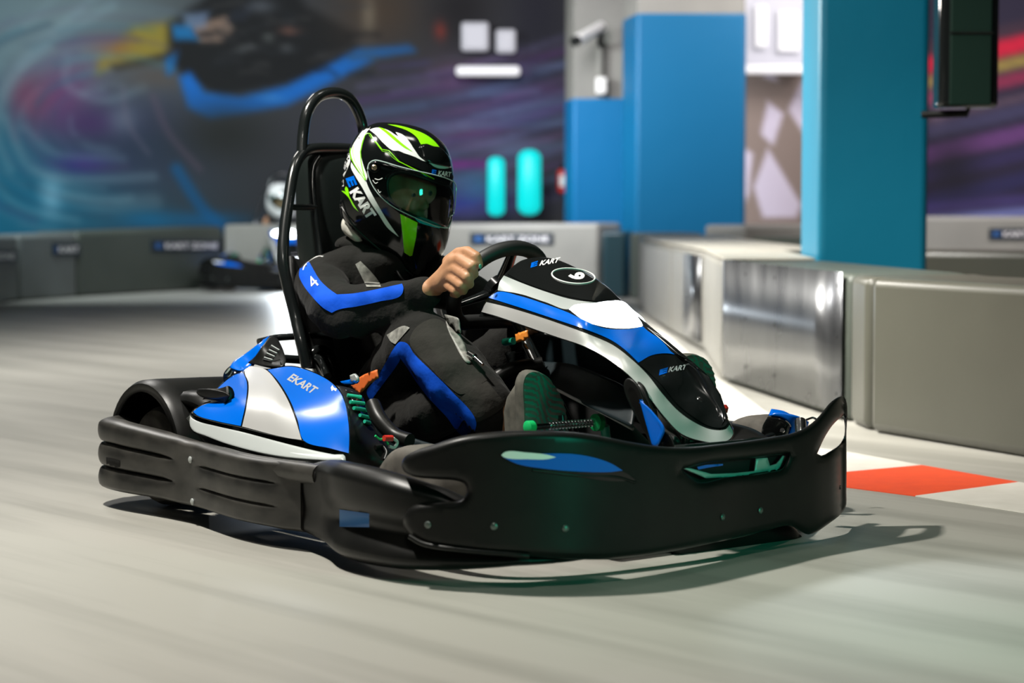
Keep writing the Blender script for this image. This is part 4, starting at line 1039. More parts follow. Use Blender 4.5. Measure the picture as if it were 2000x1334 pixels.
# ---- struts beside the nose, inner cowl, diagonal body panel
laid('nose_strut', [(1218, 752), (1222, 741), (1230, 738), (1245, 750), (1262, 790), (1285, 832), (1310, 850), (1322, 876), (1276, 876), (1262, 850), (1240, 810), (1225, 780)], plane('y', -.20), BLACK, kart, step=7, edge=(5, .01), solid=.03)
laid('blue_fin', [(1248, 779), (1254, 784), (1275, 805), (1297, 840), (1290, 860), (1284, 872), (1274, 872), (1265, 840)], plane('y', -.215), BLUE, kart, step=6, solid=.008, edge=(3, .004))
COWL = mat('black_inner_body', (0.006, 0.013, 0.016), .5, spec=.3)
laid('inner_cowl', [(1000, 708), (1060, 706), (1120, 712), (1180, 735), (1225, 760), (1240, 800), (1236, 836), (1170, 805), (1100, 770), (1055, 752), (1010, 730)],
     tps([(1000, 708, .02), (1120, 712, .0), (1225, 760, -.08), (1236, 836, -.15), (1170, 805, -.12), (1100, 770, -.08), (1055, 752, -.04), (1120, 745, -.03)], 'y'), COWL, kart, step=8, solid=.01, edge=(7, .015))
laid('inner_cowl', [(1000, 655), (1080, 650), (1160, 672), (1235, 730), (1290, 800), (1235, 790), (1170, 745), (1100, 716), (1000, 715)], plane('y', .10), COWL, kart, step=10, solid=.01, edge=(7, .015))
tube('cowl_arch', PX([(945, 790, .80), (950, 760, .82), (975, 735, .84), (1010, 719, .86), (1060, 712, .9)]), .02, BLACK, kart)
laid('inner_dark_sheet', [(940, 770), (1000, 735), (1090, 745), (1230, 830), (1280, 880), (1240, 900), (900, 900)], plane('y', .16), DARK, kart, step=12, solid=.01, smooth=False)
tube('cowl_edge', PX([(1070, 752, 1.0), (1120, 778, 1.1), (1180, 808, 1.22), (1236, 838, 1.34)]), .004, SILVER, kart)
laid('blue_side_sill', [(972, 770), (985, 765), (1000, 764), (1003, 786), (1003, 790), (985, 788)], plane('y', -.05), BLUE, kart, step=5, solid=.01)
# ---- pedal spring with green caps, foot rest
pr = empty('pedal_spring', kp(1100, 830, 'x', 1.17), 0, kart)
def rel(o, root):
    for v in o.data.vertices: v.co -= root.location
    o.parent = root; return o
A_, B_ = kp(1036, 834, 'x', 1.17), kp(1168, 825, 'x', 1.17)
rel(tube('rod', [A_, B_], .0075, CHROME, None, smoothpath=False), pr)
for k in range(14):
    c = A_.lerp(B_, .28 + k * .047); d = (B_ - A_).normalized()
    rel(lathe('coil', [(-.0016, .0075), (0, .0108), (.0016, .0075)], c, d, CHROME, None, seg=14), pr)
for p_, s_ in ((A_, .016), (B_, .022)):
    d = (B_ - A_).normalized(); rel(lathe('end_cap', [(-.014, s_ * .6), (-.010, s_), (.006, s_), (.012, s_ * .7)], p_, d, GREEN, None, seg=20), pr)
tube('pedal', [(1.04, -.12, .09), (1.10, -.12, .20), (1.09, -.12, .30)], .011, STEEL, kart); tube('pedal', [(1.04, .30, .09), (1.10, .30, .20), (1.09, .30, .30)], .011, STEEL, kart)
tube('spring_post', [(1.12, -.03, .07), (1.16, -.03, .20), (1.17, -.045, .275)], .012, TEALP, kart)
# ---- red cap, small chrome parts at the front left, little lamp pod
lathe('red_cap', [(0, .010), (.012, .013), (.02, .008)], kp(1413, 806, 'y', .16), (0, 0, 1), RED, kart, seg=18)
lamp = tps([(1486, 850, .50), (1510, 806, .52), (1560, 815, .56), (1582, 826, .60), (1540, 850, .55)], 'y')
laid('corner_pod', [(1500, 812), (1512, 806), (1535, 807), (1562, 814), (1580, 824), (1578, 832), (1555, 845), (1540, 850), (1545, 832), (1530, 818)], lamp, BLUE, kart, step=5, solid=.02, edge=(4, .006))
laid('pod_mouth', [(1486, 850), (1490, 830), (1500, 813), (1528, 818), (1543, 832), (1539, 850), (1515, 856)], lamp, BLACKG, kart, step=5, solid=.03, edge=(4, .006))
lathe('chrome_cup', [(0, .003), (.003, .007), (.006, .006)], lamp(1528, 842) - (lamp(1528, 842) - K.cam).normalized() * .02, (0.5, -.5, .5), CHROME, kart, seg=20)
tube('thin_cable', PX([(1575, 820, 1.18), (1588, 816, 1.18), (1598, 822, 1.2)]), .003, STEEL, kart)
tube('tie_rod', PX([(1486, 858, 1.2), (1525, 846, 1.2), (1560, 850, 1.2)]), .008, STEEL, kart)
tube('chrome_guard', [V3((1.38, .42, .17)), V3((1.40, .42, .22)), V3((1.36, .46, .27))], .015, CHROME, kart)
# ---- wires beside the pod
tube('green_wire', PX([(733, 851, .95), (742, 858, .95), (752, 857, .95), (758, 868, .95)]), .0028, GREEN, kart)
tube('red_connector', PX([(750, 856, .96), (766, 856, .96)]), .0075, RED, kart, smoothpath=False)
tube('cable_hook', PX([(768, 856, .96), (776, 864, .96), (770, 874, .96), (760, 872, .96)]), .004, SILVER2, kart)
tube('inner_rail', PX([(728, 790, .8), (742, 820, .85), (770, 850, .9), (800, 862, .95)]), .02, BLACK, kart)
laid('inner_floor_skirt', [(722, 800), (745, 815), (790, 850), (850, 870), (900, 880), (760, 905), (735, 860)], plane('y', -.40), COWL, kart, step=10, solid=.01)
# ---- steering wheel and column
CW = V3((.69, .0, .60)); UY = V3((0, 1, 0)); UT = V3((.50, 0, .866)).normalized()
GRIP = mat('black_grip', (0.010, 0.011, 0.011), .55)
sw = empty('steering_wheel', CW, 0, kart)
rp = []
for k in range(28):
    a = 2 * math.pi * k / 28; r = .138
    y, t_ = math.cos(a) * r * 1.05, math.sin(a) * r * .95
    if t_ < -.10: t_ = -.10
    rp.append(UY * y + UT * t_)
tube('rim', rp, .0205, GRIP, sw, closed=True, n=2)
for a in (math.radians(200), math.radians(340), math.radians(90)):
    tube('spoke', [V3((0, 0, 0)), UY * math.cos(a) * .06 + UT * math.sin(a) * .06, UY * math.cos(a) * .135 + UT * math.sin(a) * .128], [.028, .02, .014], BLACKG, sw, flat=.6)
nrm = UY.cross(UT)
lathe('hub', [(-.02, .03), (-.01, .045), (.015, .045), (.02, .03)], (0, 0, 0), nrm, BLACKG, sw, seg=24)
tube('steering_column', [CW, V3((.85, 0, .42)), V3((1.05, 0, .18))], .014, STEEL, kart, smoothpath=False)
for a, b, c in [((1028, 672), (1045, 708), .012)]: tube('chrome_tube', [kp(*a, 'y', -.02), kp(*b, 'y', -.04)], c, CHROME, kart, smoothpath=False)
tube('teal_knob', [kp(985, 668, 'y', -.03), kp(1003, 666, 'y', -.03)], .010, TEALP, kart, smoothpath=False)
laid('orange_sticker', [(1006, 653), (1028, 645), (1031, 660), (1008, 669)], plane('y', -.05), mat('orange_label', (.85, .28, .04), .4), kart, step=5, solid=.006, smooth=False)
laid('steering_bracket', [(985, 690), (1030, 680), (1050, 712), (1000, 715)], plane('y', .0), BLACKG, kart, step=8, solid=.02)
# ---- belt hardware
laid('orange_strap', [(683, 748), (712, 731), (735, 722), (738, 738), (722, 748), (706, 765), (695, 768)], plane('y', -.30), ORANGE, kart, step=5, solid=.004, smooth=False)
laid('blue_strap', [(664, 745), (684, 741), (700, 745), (688, 752), (672, 752)], plane('y', -.40), BLUE, kart, step=5, solid=.004, smooth=False)
laid('buckle_latch', [(683, 733), (690, 730), (697, 738), (697, 746), (685, 748)], plane('y', -.40), SILVER2, kart, step=4, solid=.008)

# blue light strip under the floor tray
ub = bpy.data.lights.new('underfloor_light', 'AREA'); ub.energy = .3; ub.color = (.15, .45, 1); ub.shape = 'RECTANGLE'; ub.size = .9; ub.size_y = .5
ubo = bpy.data.objects.new('underfloor_light', ub); ubo.parent = kart; ubo.location = (.55, -.28, .033); COL.objects.link(ubo)

laid('inner_dark_sheet', [(850, 600), (950, 572), (1000, 600), (1010, 730), (940, 780), (880, 720)], plane('y', .34), DARK, kart, step=14, solid=.01, smooth=False)  # dark sheet added to black out bright floor behind the gap
# =================================================================== THE DRIVER
drv = empty('person', KO, -KT)
tag(drv, 'person in black and blue racing suit and lime-white-black helmet steering the foreground go-kart', 'person')
HC = kp(776, 392, 'y', 0.0)                                   # helmet centre
nH = (K.cam - HC).normalized()
def hp(u, v, d):
    """point at d metres in front of the helmet's centre plane"""
    r = K.ray(u, v); q = HC + nH * d
    return K.cam + r * ((q - K.cam).dot(nH) / r.dot(nH))
def J(u, v, y): return kp(u, v, 'y', y)
sh_r, el_r, wr_r = J(625, 556, -.19), J(655, 604, -.29), J(838, 566, -.205)
sh_l, el_l, wr_l = V3((.17, .21, .60)), V3((.42, .30, .48)), V3((.60, .17, .50))
hip_r, hip_l = V3((.22, -.10, .19)), V3((.22, .10, .19))
kn_r, kn_l = J(832, 668, -.20), V3((.62, .16, .47))
an_r, an_l = J(975, 820, -.16), V3((1.0, .36, .27))
neck = V3((.17, 0, .70)); chest = V3((.13, 0, .53)); belly = V3((.18, 0, .32))
hand = []
def F(pts, rs):
    for (p, r), (q, s) in zip(zip(pts[:-1], rs[:-1]), zip(pts[1:], rs[1:])): hand.append((p, r, q, s))
HY = -.195
k = lambda u, v, dy=0: J(u, v, HY + dy)
F([k(842, 566), k(868, 540)], [.027, .026])
F([k(862, 552), k(882, 548, .005)], [.026, .021])
F([k(868, 540), k(888, 510)], [.026, .022])
F([k(866, 548), k(885, 526)], [.028, .024])
F([k(884, 512), k(898, 506, -.004), k(921, 521, -.012), k(926, 535, .012), k(914, 540, .03)], [.020, .0165, .0145, .0125, .010])      # index finger
F([k(880, 528), k(891, 525, -.008), k(913, 541, -.018), k(917, 555, .006), k(906, 558, .028)], [.019, .0160, .0142, .0125, .010])   # middle finger
F([k(874, 542), k(882, 542, -.008), k(902, 557, -.018), k(905, 568, .006), k(896, 569, .026)], [.018, .0150, .0132, .0115, .0095])  # ring finger
F([k(866, 553), k(873, 556, -.004), k(889, 568, -.012), k(892, 575, .008), k(884, 575, .024)], [.016, .0130, .0118, .0105, .0085])  # little finger
F([k(878, 512, .012), k(896, 495, .010), k(913, 491, .004), k(930, 501, .0), k(936, 517, .004)], [.020, .0165, .0142, .0135, .0105])  # thumb laid along the rim
left_hand = []
hand_r = list(hand); hand.clear()
lw = V3((.63, .13, .52))
F([wr_l, lw], [.026, .026])
for i, dz in enumerate((.03, .01, -.01, -.03)):
    b = lw + V3((.02, .0, dz)); F([b, b + V3((.04, -.005, 0)), b + V3((.052, -.03, -.004)), b + V3((.03, -.045, -.004))], [.015, .0125, .011, .009])
F([lw + V3((0, -.01, .03)), lw + V3((.02, -.035, .045)), lw + V3((.045, -.045, .04))], [.014, .012, .010])
body_limbs = hand_r + hand + [
    (wr_r, .026, el_r, .04), (el_r, .04, sh_r, .05), (wr_l, .026, el_l, .04), (el_l, .04, sh_l, .05),
    (sh_r, .05, neck, .05), (sh_l, .05, neck, .05), (neck, .05, hp(768, 420, -.01), .052), (neck, .06, chest, (.08, .13, .1)), (chest, (.08, .13, .1), belly, (.09, .12, .08)), (belly, (.09, .12, .08), V3((.22, 0, .19)), (.1, .13, .07)),
    (hip_r, .07, kn_r, .05), (kn_r, .05, an_r, .035), (hip_l, .07, kn_l, .05), (kn_l, .05, an_l, .035),
    (an_r, .035, an_r + V3((.05, 0, .03)), .03), (an_l, .035, an_l + V3((.05, 0, .03)), .03),
    # head: skull, face, jaw, brow, nose, cheeks, lips, chin, ear
    (hp(760, 375, -.01), .086, hp(782, 385, .0), .080), (hp(790, 385, .01), .066, hp(800, 420, .0), .052), (hp(800, 372, .03), .050, hp(822, 372, .01), .045),
    (hp(816, 378, .045), .012, hp(829, 402, .05), .013), (hp(829, 402, .05), .013, hp(822, 406, .054), .009), (hp(796, 400, .045), .030, hp(808, 408, .035), .022),
    (hp(815, 418, .045), .012, hp(826, 418, .035), .010), (hp(812, 424, .045), .012, hp(824, 424, .036), .010), (hp(806, 434, .03), .024, hp(816, 434, .02), .02), (hp(757, 385, .055), .018, hp(757, 395, .055), .014)]
body = blob('body', body_limbs, SKIN, .0040, drv, smooth=2)
# fingernail on the thumb, teal light put into its colour
nl = k(938, 520, 0) ; dirn = (K.cam - nl).normalized()
teal_lit_nail = blob('thumbnail', [(nl + dirn * .010, (.003, .005, .006), nl + dirn * .0105 + V3((0, 0, -.003)), (.003, .004, .005))], mat('teal_lit_nail', (.05, .28, .19), .3), .0015, drv, smooth=2)
EYEW = mat('eye_white', (.17, .19, .18), .2); IRIS = mat('dark_iris', (.02, .05, .05), .1)
for (u, v, d) in ((806, 380, .069), (838, 377, .041)):
    e = lathe('eye', [(-.010, .002), (-.008, .006), (0, .0095), (.006, .0075), (.009, .0035)], hp(u, v, d), (hp(u + 12, v + 2, d + .02) - hp(u, v, d)), EYEW, drv, seg=18)
    dd = (hp(u + 12, v + 2, d + .02) - hp(u, v, d)).normalized()
    lathe('iris', [(0, .0055), (.0015, .0045), (.002, .002)], hp(u, v, d) + dd * .008, dd, IRIS, e, seg=14)
# ---- suit
C2 = V3((.15, 0, .55))
suit = [
    (chest + V3((0, 0, .06)), (.115, .165, .10), belly + V3((.01, 0, 0)), (.125, .155, .10)), (belly, (.125, .155, .10), V3((.22, 0, .19)), (.12, .165, .09)),
    (chest + V3((.02, 0, .08)), (.10, .15, .08), V3((.20, .0, .66)), (.085, .12, .06)), (neck + V3((-.02, 0, -.05)), (.09, .11, .06), V3((.16, 0, .705)), (.085, .09, .035)),
    (sh_r, .068, chest + V3((0, -.06, .08)), .09), (sh_l, .068, chest + V3((0, .06, .08)), .09),
    (sh_r, .075, neck + V3((-.02, -.03, -.03)), .07), (sh_l, .075, neck + V3((-.02, .03, -.03)), .07),
    (sh_r, .074, el_r, .070), (el_r, .068, J(752, 590, -.24), .054), (J(752, 590, -.24), .054, J(830, 570, -.20), .042), (J(800, 590, -.21), .04, J(836, 577, -.20), .036), (J(700, 632, -.27), .04, J(790, 600, -.23), .036),
    (el_r + V3((.0, 0, -.02)), .06, J(690, 615, -.28), .06),
    (sh_l, .070, el_l, .062), (el_l, .062, wr_l, .042),
    (hip_r, .115, kn_r + V3((-.04, 0, -.01)), .086), (kn_r, .083, J(895, 738, -.20), .088), (J(895, 738, -.20), .082, J(955, 795, -.18), .072),
    (hip_l, .105, kn_l, .080), (kn_l, .078, an_l + V3((-.06, -.02, .02)), .065),
    (V3((.25, -.12, .17)), .09, J(860, 800, -.20), .07)]
so2 = blob('racing_suit', suit, SUIT, .010, drv, smooth=5)
# soft folds in the cloth
for v in so2.data.vertices:
    c = v.co; f = math.sin(c.x * 60 + c.z * 38 + 3 * math.sin(c.y * 22)) * .0022 + math.sin(c.z * 70 - c.x * 25 + c.y * 30) * .0018
    v.co = c + v.normal * f
so2.data.update()
SV = bvh([so2]); Ss = caster(SV)
def sd(name, px, m, off=.004, step=6, **kw): return laid(name, px, Ss, m, so2, step=step, off=off, **kw)
st1 = sd('sleeve_stripe', [(587, 522), (594, 514), (604, 512), (612, 526), (624, 546), (640, 562), (658, 575), (652, 592), (648, 611), (632, 602), (610, 580), (592, 556), (584, 538)], SUITBLUE)
sd('sleeve_stripe', [(658, 575), (690, 573), (730, 566), (785, 554), (788, 562), (783, 577), (740, 589), (700, 598), (660, 605), (648, 611), (652, 592)], SUITBLUE)
for a in [((603, 548), (618, 541)), ((618, 541), (603, 562)), ((605, 546), (617, 556))]:
    pass
text_on('number', '4', (613, 565), (624, 554), (598, 548), Ss, WHITE, st1, off=.008, bold=.0)
sd('leg_stripe', [(772, 676), (780, 668), (794, 670), (808, 690), (840, 722), (880, 762), (930, 824), (925, 850), (905, 852), (870, 812), (835, 775), (812, 745), (793, 715), (782, 700)], SUITBLUE, off=.013, step=4)
sd('leg_stripe', [(772, 676), (782, 700), (776, 712), (752, 745), (735, 768), (724, 784), (716, 765), (735, 740), (755, 705), (766, 685)], SUITBLUE)
sd('cuff_patch', [(890, 788), (905, 772), (950, 744), (990, 790), (960, 812), (930, 826)], SUITG, off=.003)
sd('knee_panel', [(800, 668), (812, 640), (850, 622), (880, 640), (905, 680), (940, 720), (952, 742), (900, 770), (880, 758), (840, 718)], SUITG, off=.002)
sd('chest_belt', [(694, 516), (704, 510), (722, 528), (741, 552), (744, 560), (716, 560), (704, 536)], BELT, off=.006)
sd('thigh_patch', [(755, 654), (790, 636), (800, 640), (786, 656), (772, 672), (764, 668)], BELT, off=.005)
tube('collar_piping', [Ss(u, v) for u, v in [(592, 528), (597, 517), (606, 507), (618, 502), (632, 501)] if Ss(u, v)], .0022, WHITE, so2, seg=6)
# lap strap hanging from the wheel side down to the buckle
ls = laid('lap_belt', [(868, 614), (884, 618), (894, 622), (898, 644), (900, 656), (908, 672), (916, 700), (922, 708), (912, 708), (898, 690), (884, 662), (876, 645), (872, 630)], (lambda u, v: (lambda h_: h_ - (h_ - K.cam).normalized() * .006 if h_ is not None and h_.y < -.05 else kp(u, v, 'y', -.20))(Ss(u, v))), BELT, drv, step=5, solid=.003)
tube('belt_buckle', [J(916, 690, -.22), J(927, 697, -.22)], .008, CHROME, drv, smoothpath=False); tube('buckle_tongue', [J(927, 697, -.22), J(943, 712, -.22)], .004, CHROME, drv, smoothpath=False)
# ---- shoes: sole faces forward
def shoe(px, x, ybase, depth_side, label=None):
    P = [kp(u, v, 'x', x) for u, v in px]
    root = empty('shoe', sum(P, V3()) / len(P), 0, drv)
    def Sx(u, v): return kp(u, v, 'x', x)
    V, F_, loops = fill(px, [], 7)
    o = laid('tread', px, Sx, SOLE, None, step=5, edge=(6, .006))
    # wavy tread ridges
    for v in o.data.vertices:
        c = v.co; v.co.x += .0022 * math.sin(c.z * 420 + c.y * 260 + 3 * math.sin(c.y * 70))
    rel(o, root)
    L = [Sx(*q) for q in loops[0]]; c0 = sum(L, V3()) / len(L); rings = []
    for dx, s_, in ((.004, .985), (-.004, 1.02), (-.022, 1.02), (-.03, .97)):
        rings.append([V3((q.x + dx - .004, c0.y + (q.y - c0.y) * s_, c0.z + (q.z - c0.z) * s_)) for q in L])
    rel(loft('midsole', rings, SHOE, None), root)
    up = []
    for dx, sy, sz in ((-.028, .95, .96), (-.05, .95, .94), (-.08, .85, .80), (-.10, .7, .6)):
        up.append([V3((q.x + dx, c0.y + (q.y - c0.y) * sy, c0.z - .01 + (q.z - c0.z) * sz + dx * .3)) for q in L])
    rel(loft('upper', up, SHOE, None), root)
    return root
shoe([(1021, 762), (1022, 746), (1028, 731), (1040, 725), (1056, 728), (1073, 740), (1086, 758), (1097, 778), (1104, 797), (1108, 826), (1108, 870), (1095, 895), (1060, 905), (1036, 895), (1026, 860), (1023, 800)], 1.09, 0, 0)
shoe([(1328, 705), (1338, 696), (1352, 692), (1368, 696), (1382, 706), (1392, 722), (1397, 742), (1399, 768), (1400, 800), (1390, 840), (1365, 855), (1340, 845), (1325, 800), (1322, 740)], 1.09, 0, 0)

# ---- helmet: shell whose outline follows the photo's, 26 cm deep towards the viewer
out = [(735, 240), (716, 248), (700, 260), (686, 282), (674, 312), (667, 350), (663, 385), (665, 405), (671, 428), (686, 450), (712, 474), (745, 500), (775, 522), (800, 543), (815, 548), (830, 540), (848, 522), (862, 503), (872, 480), (879, 452), (884, 420), (887, 380), (886, 340), (881, 310), (872, 288), (856, 270), (832, 254), (805, 245), (775, 240), (752, 239)]
oc = np.array((776., 385.)); R_ = resample(out, 6); ang = np.array([math.atan2(p[1] - oc[1], p[0] - oc[0]) for p in R_]); rad = np.array([np.linalg.norm(p - oc) for p in R_])
od = np.argsort(ang); ang, rad = ang[od], rad[od]
angp = np.r_[ang - 2 * math.pi, ang, ang + 2 * math.pi]; radp = np.r_[rad, rad, rad]
NA, NB = 120, 56; vs, fs = [], []
for i in range(NB + 1):
    b = math.pi * i / NB
    for j in range(NA):
        a = 2 * math.pi * j / NA - math.pi; r = np.interp(a, angp, radp)
        rr = math.sin(b) ** .86 * r; cb = math.cos(b); d = .128 * (abs(cb) ** .9) * (1 if cb > 0 else -1)
        # chin side is shallower than the crown
        d *= 1 - .28 * max(0, math.sin(a)) * math.sin(b)
        q = hp(oc[0] + rr * math.cos(a), oc[1] + rr * math.sin(a), 0); vs.append(q + nH * d)
for i in range(NB):
    for j in range(NA): fs.append((i * NA + j, i * NA + (j + 1) % NA, (i + 1) * NA + (j + 1) % NA, (i + 1) * NA + j))
full = [Vector(v) for v in vs]
HV = BVHTree.FromPolygons(full, fs); Sh = caster(HV)
eye_px = [(757, 352), (768, 340), (785, 337), (820, 345), (850, 356), (876, 366), (882, 380), (882, 410), (876, 436), (868, 444), (840, 434), (800, 418), (775, 404), (760, 385)]
ep = resample(eye_px, 4)
keep = []
for f in fs:
    c = sum((full[i] for i in f), V3()) / 4; uv = K.proj(c)
    if (c - HC).dot(nH) > -.05 and inside([uv], ep)[0]: continue
    keep.append(f)
hel = mesh('helmet', vs, keep, HELMB, drv, angle=80); recalc(hel)
sdm = hel.modifiers.new('thickness', 'SOLIDIFY'); sdm.thickness = .006; sdm.offset = -1
def hd(name, px, m, off=.0015, step=5, **kw): return laid(name, px, Sh, m, hel, step=step, off=off, **kw)
z = lambda cx, cy: (640 + cx * .2249, 220 + cy * .2249)          # crop of the photo used for the helmet drawing
Z = lambda *q: [z(*p_) for p_ in q]
hd('white_graphic', Z((385, 90), (350, 96), (315, 140), (270, 200), (215, 290), (200, 340), (225, 430), (270, 510), (330, 600), (345, 560), (318, 480), (290, 380), (285, 320), (310, 220), (345, 160), (362, 140)), HELMW)
hd('white_graphic', Z((362, 148), (420, 130), (520, 150), (600, 200), (690, 240), (760, 330), (800, 385), (880, 440), (820, 420), (700, 370), (610, 330), (570, 330), (480, 260), (420, 195)), HELMW)
hd('white_graphic', Z((205, 430), (260, 510), (330, 590), (350, 640), (380, 700), (430, 790), (500, 910), (560, 1000), (618, 1080), (520, 1000), (440, 880), (360, 760), (300, 650), (245, 560), (200, 470)), HELMW)
hd('white_graphic', Z((160, 370), (188, 350), (196, 420), (165, 500), (140, 560), (140, 640), (108, 640), (105, 520), (130, 500), (150, 420)), HELMW)
hd('white_graphic', Z((590, 168), (650, 190), (700, 240), (740, 300), (690, 260), (640, 230), (610, 200)), HELMW, off=.0022)
hd('black_graphic', Z((575, 330), (640, 345), (760, 385), (820, 415), (900, 450), (905, 500), (880, 520), (780, 480), (660, 430), (600, 365)), HELMB, off=.0022)
hd('lime_graphic', Z((440, 125), (490, 140), (560, 190), (640, 260), (740, 340), (660, 300), (580, 240), (510, 180)), HELMG, off=.0024)
hd('lime_graphic', Z((520, 100), (620, 112), (740, 145), (850, 190), (920, 240), (972, 300), (940, 302), (850, 270), (810, 275), (770, 210), (680, 150), (590, 120)), HELMG, off=.0022)
hd('lime_graphic', Z((630, 880), (780, 955), (768, 1080), (735, 1240), (715, 1247), (665, 1215), (650, 1060)), HELMG, off=.0022, smooth=False)
hd('lime_graphic', Z((108, 672), (160, 690), (185, 722), (230, 800), (268, 860), (225, 820), (175, 730)), HELMG, off=.0022)
hd('lime_graphic', Z((158, 640), (170, 650), (190, 740), (165, 700), (148, 665)), HELMG, off=.0022)
def hline(px, r, m=HELMG):
    P = [Sh(*q) for q in px]; P = [p_ - (p_ - K.cam).normalized() * .002 for p_ in P if p_ is not None]
    tube('pinstripe', P, r, m, hel, smoothpath=False, seg=6)
hline(Z((330, 585), (305, 500), (290, 420), (284, 340), (300, 270), (322, 200), (345, 180), (370, 185), (410, 240), (470, 320), (530, 330), (620, 425), (740, 485), (850, 540), (925, 578)), .0016)
hline(Z((200, 310), (195, 340), (205, 400), (250, 480), (325, 588)), .0014); hline(Z((222, 290), (216, 340), (232, 410), (275, 490), (330, 575)), .0009)
hline(Z((360, 195), (420, 265), (475, 335), (520, 345), (570, 395), (620, 430)), .0007)
text_on('blue_letter', 'E', z(155, 572), z(186, 650), z(226, 548), Sh, BLUE, hel, off=.003, bold=.05)
# KART written down the rear side of the helmet, letters turned with the strip
text_on('lettering', 'KART', z(186, 690), z(350, 935), z(262, 642), Sh, HELMW, hel, off=.003, shear=.0, bold=.05)
# eyeport gasket, chin vent, top vent, tear-off post, visor hinge
def hring(px, r, m, name, off=0.0):
    P = [Sh(*q) for q in resample(px, 6)]; P = [p_ - (p_ - K.cam).normalized() * off for p_ in P if p_ is not None]
    return tube(name, P, r, m, hel, closed=True, n=1, seg=8, smoothpath=False)
hring(eye_px, .005, BLACK, 'eyeport_gasket')
visor_px = [(718, 330), (722, 318), (732, 313), (745, 315), (775, 324), (810, 333), (850, 342), (876, 350), (889, 358), (890, 385), (886, 418), (878, 440), (876, 445), (862, 444), (830, 433), (795, 418), (765, 402), (740, 380), (724, 355)]
def Svis(u, v):
    p_ = Sh(min(u, 884.5), v)
    if p_ is None: p_ = Sh(min(u, 878), v)
    if p_ is None: return hp(u, v, .02)
    if u > 884.5:
        r = K.ray(u, v); p_ = K.cam + r * ((p_ - K.cam).dot(nH) / r.dot(nH))
    return p_
vis = laid('visor', visor_px, Svis, VISOR, hel, step=6, off=.012, edge=(5, .008))
P = [Svis(*q) for q in resample(visor_px, 6)]; P = [p_ - (p_ - K.cam).normalized() * .007 for p_ in P]
tube('visor_rim', P, .0014, mat('clear_plastic_edge', (.5, .6, .58), .15), vis, closed=True, n=1, seg=6, smoothpath=False)
hp1 = Svis(731, 327); nr = (K.cam - hp1).normalized()
lathe('hinge_screw', [(.010, .0075), (.017, .0075), (.019, .005)], hp1, nr, mat('pale_brass', (.55, .42, .28), .25, .9), vis, seg=24)
lathe('hinge_disc', [(.002, .017), (.010, .015), (.0105, .010)], hp1, nr, BLACKG, vis, seg=28)
hd('side_plate', [(722, 335), (735, 340), (752, 352), (757, 385), (752, 388), (738, 372), (726, 352)], BLACK, off=.004)
for a, b in (((728, 352), (738, 356)), ((732, 349), (747, 348)), ((738, 370), (744, 374))):
    P = [Svis(*q) for q in (a, ((a[0] + b[0]) / 2, max(a[1], b[1]) + 2), b)]
    tube('plate_mark', [p_ - (p_ - K.cam).normalized() * .013 for p_ in P], .0009, WHITE, vis, seg=6)
laid('brow_vent', [(838, 318), (846, 312), (860, 313), (872, 321), (878, 328), (864, 330), (848, 326)], Sh, mat('mint_plastic', (.25, .5, .42), .25), hel, step=4, off=.006, edge=(4, .004))
sv = laid('top_vent', Z((800, 290), (850, 268), (920, 290), (975, 300), (1040, 360), (1075, 420), (1075, 480), (1020, 470), (900, 440), (830, 400), (820, 350)), Sh, HELMB, hel, step=5, off=.010, edge=(5, .006), solid=.006)
laid('brow_band', Z((880, 440), (905, 470), (1060, 490), (1105, 495), (1105, 570), (1060, 580), (960, 560), (890, 520)), Sh, HELMB, hel, step=5, off=.004)
text_on('brow_letter', 'E', z(902, 532), z(940, 540), z(908, 492), Sh, BLUE, hel, off=.008, bold=.05)
text_on('brow_lettering', 'KART', z(958, 545), z(1072, 560), z(962, 502), Sh, HELMW, hel, off=.008, bold=.02, shear=.15)
laid('chin_deflector', [(808, 424), (822, 424), (845, 432), (862, 441), (858, 446), (838, 441), (818, 434)], Sh, mat('teal_gloss', (.0, .30, .33), .2), hel, step=4, off=.007)
hring([(665, 400), (671, 428), (686, 450), (712, 474), (745, 500), (775, 521), (800, 541), (806, 538), (775, 512), (745, 490), (712, 462), (690, 440)], .003, BLACK, 'neck_roll')
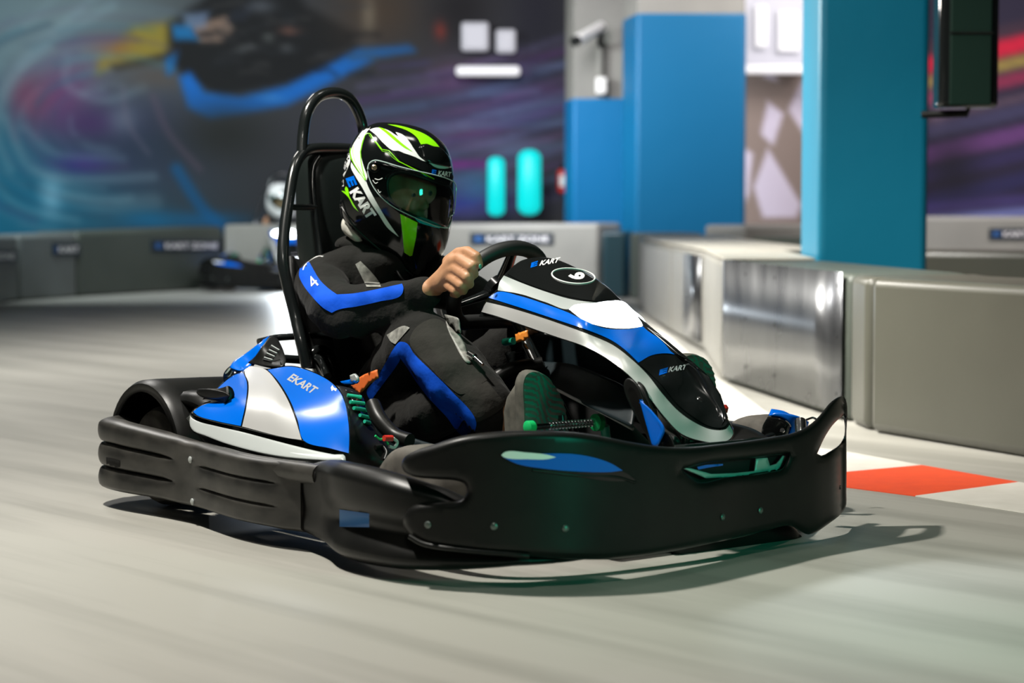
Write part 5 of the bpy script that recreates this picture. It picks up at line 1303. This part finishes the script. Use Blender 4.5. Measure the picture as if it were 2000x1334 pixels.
laid('rear_vent', Z((120, 420), (150, 395), (160, 430), (150, 500), (120, 515), (112, 470)), Sh, GREY, hel, step=4, off=.004)
# balaclava and chin strap below the shell
blob('balaclava', [(hp(690, 440, -.02), .035, hp(700, 452, .0), .03)], mat('white_cotton', (.55, .54, .48), .9, bump=(60, .4, .004)), .004, drv, smooth=3)
blob('chin_strap', [(hp(738, 505, .04), .016, hp(760, 518, .045), .018), (hp(760, 518, .045), .018, hp(775, 530, .05), .012)], BLACKG, .003, drv, smooth=2)
tube('microphone_cord', [hp(775, 528, .06), hp(782, 540, .07), hp(790, 550, .07), hp(800, 560, .06)], .003, BLACK, drv)
blob('neck_collar', [(V3((.11, -.05, .715)), (.07, .07, .03), V3((.20, .02, .70)), (.08, .09, .03))], SUIT, .005, drv, smooth=4)
# =================================================================== SECOND KART AND DRIVER FAR BEHIND
k2 = clone(kart); d2 = clone(drv)
fo = W.on(563, 566, 'z', 0)
for o in (k2, d2):
    yaw = -math.radians(80)
    # local point (1.1, 0) must land under the far headlight
    off = Matrix.Rotation(yaw, 3, 'Z') @ Vector((1.1, 0, 0))
    o.location = (fo.x - off.x, fo.y - off.y, 0); o.rotation_euler = (0, 0, yaw)
k2['label'] = 'second go-kart far behind at left with its headlight shining, half hidden by the roll hoop'
d2['label'] = 'person in dark clothes and a helmet driving the far go-kart in the background'
def strip(o):
    for ch in list(o.children):
        if ch.name.split('.')[0] in ('number', 'lettering', 'blue_letter', 'number_ring', 'number_panel'):
            for g in list(ch.children): bpy.data.objects.remove(g)
            bpy.data.objects.remove(ch); continue
        strip(ch)
strip(k2)

for h in [c for c in d2.children if c.name.split('.')[0] == 'helmet']:
    h.material_slots[0].link = 'OBJECT'; h.material_slots[0].material = HELMW
    for g in list(h.children):
        if g.name.split('.')[0] in ('lime_graphic', 'pinstripe', 'black_graphic', 'blue_letter', 'lettering', 'brow_letter', 'brow_lettering'): bpy.data.objects.remove(g)

for h in k2.children:
    if h.type == 'LIGHT' and 'beam' in h.name:
        h.data = h.data.copy(); h.data.energy = 110; h.data.spot_size = math.radians(80)
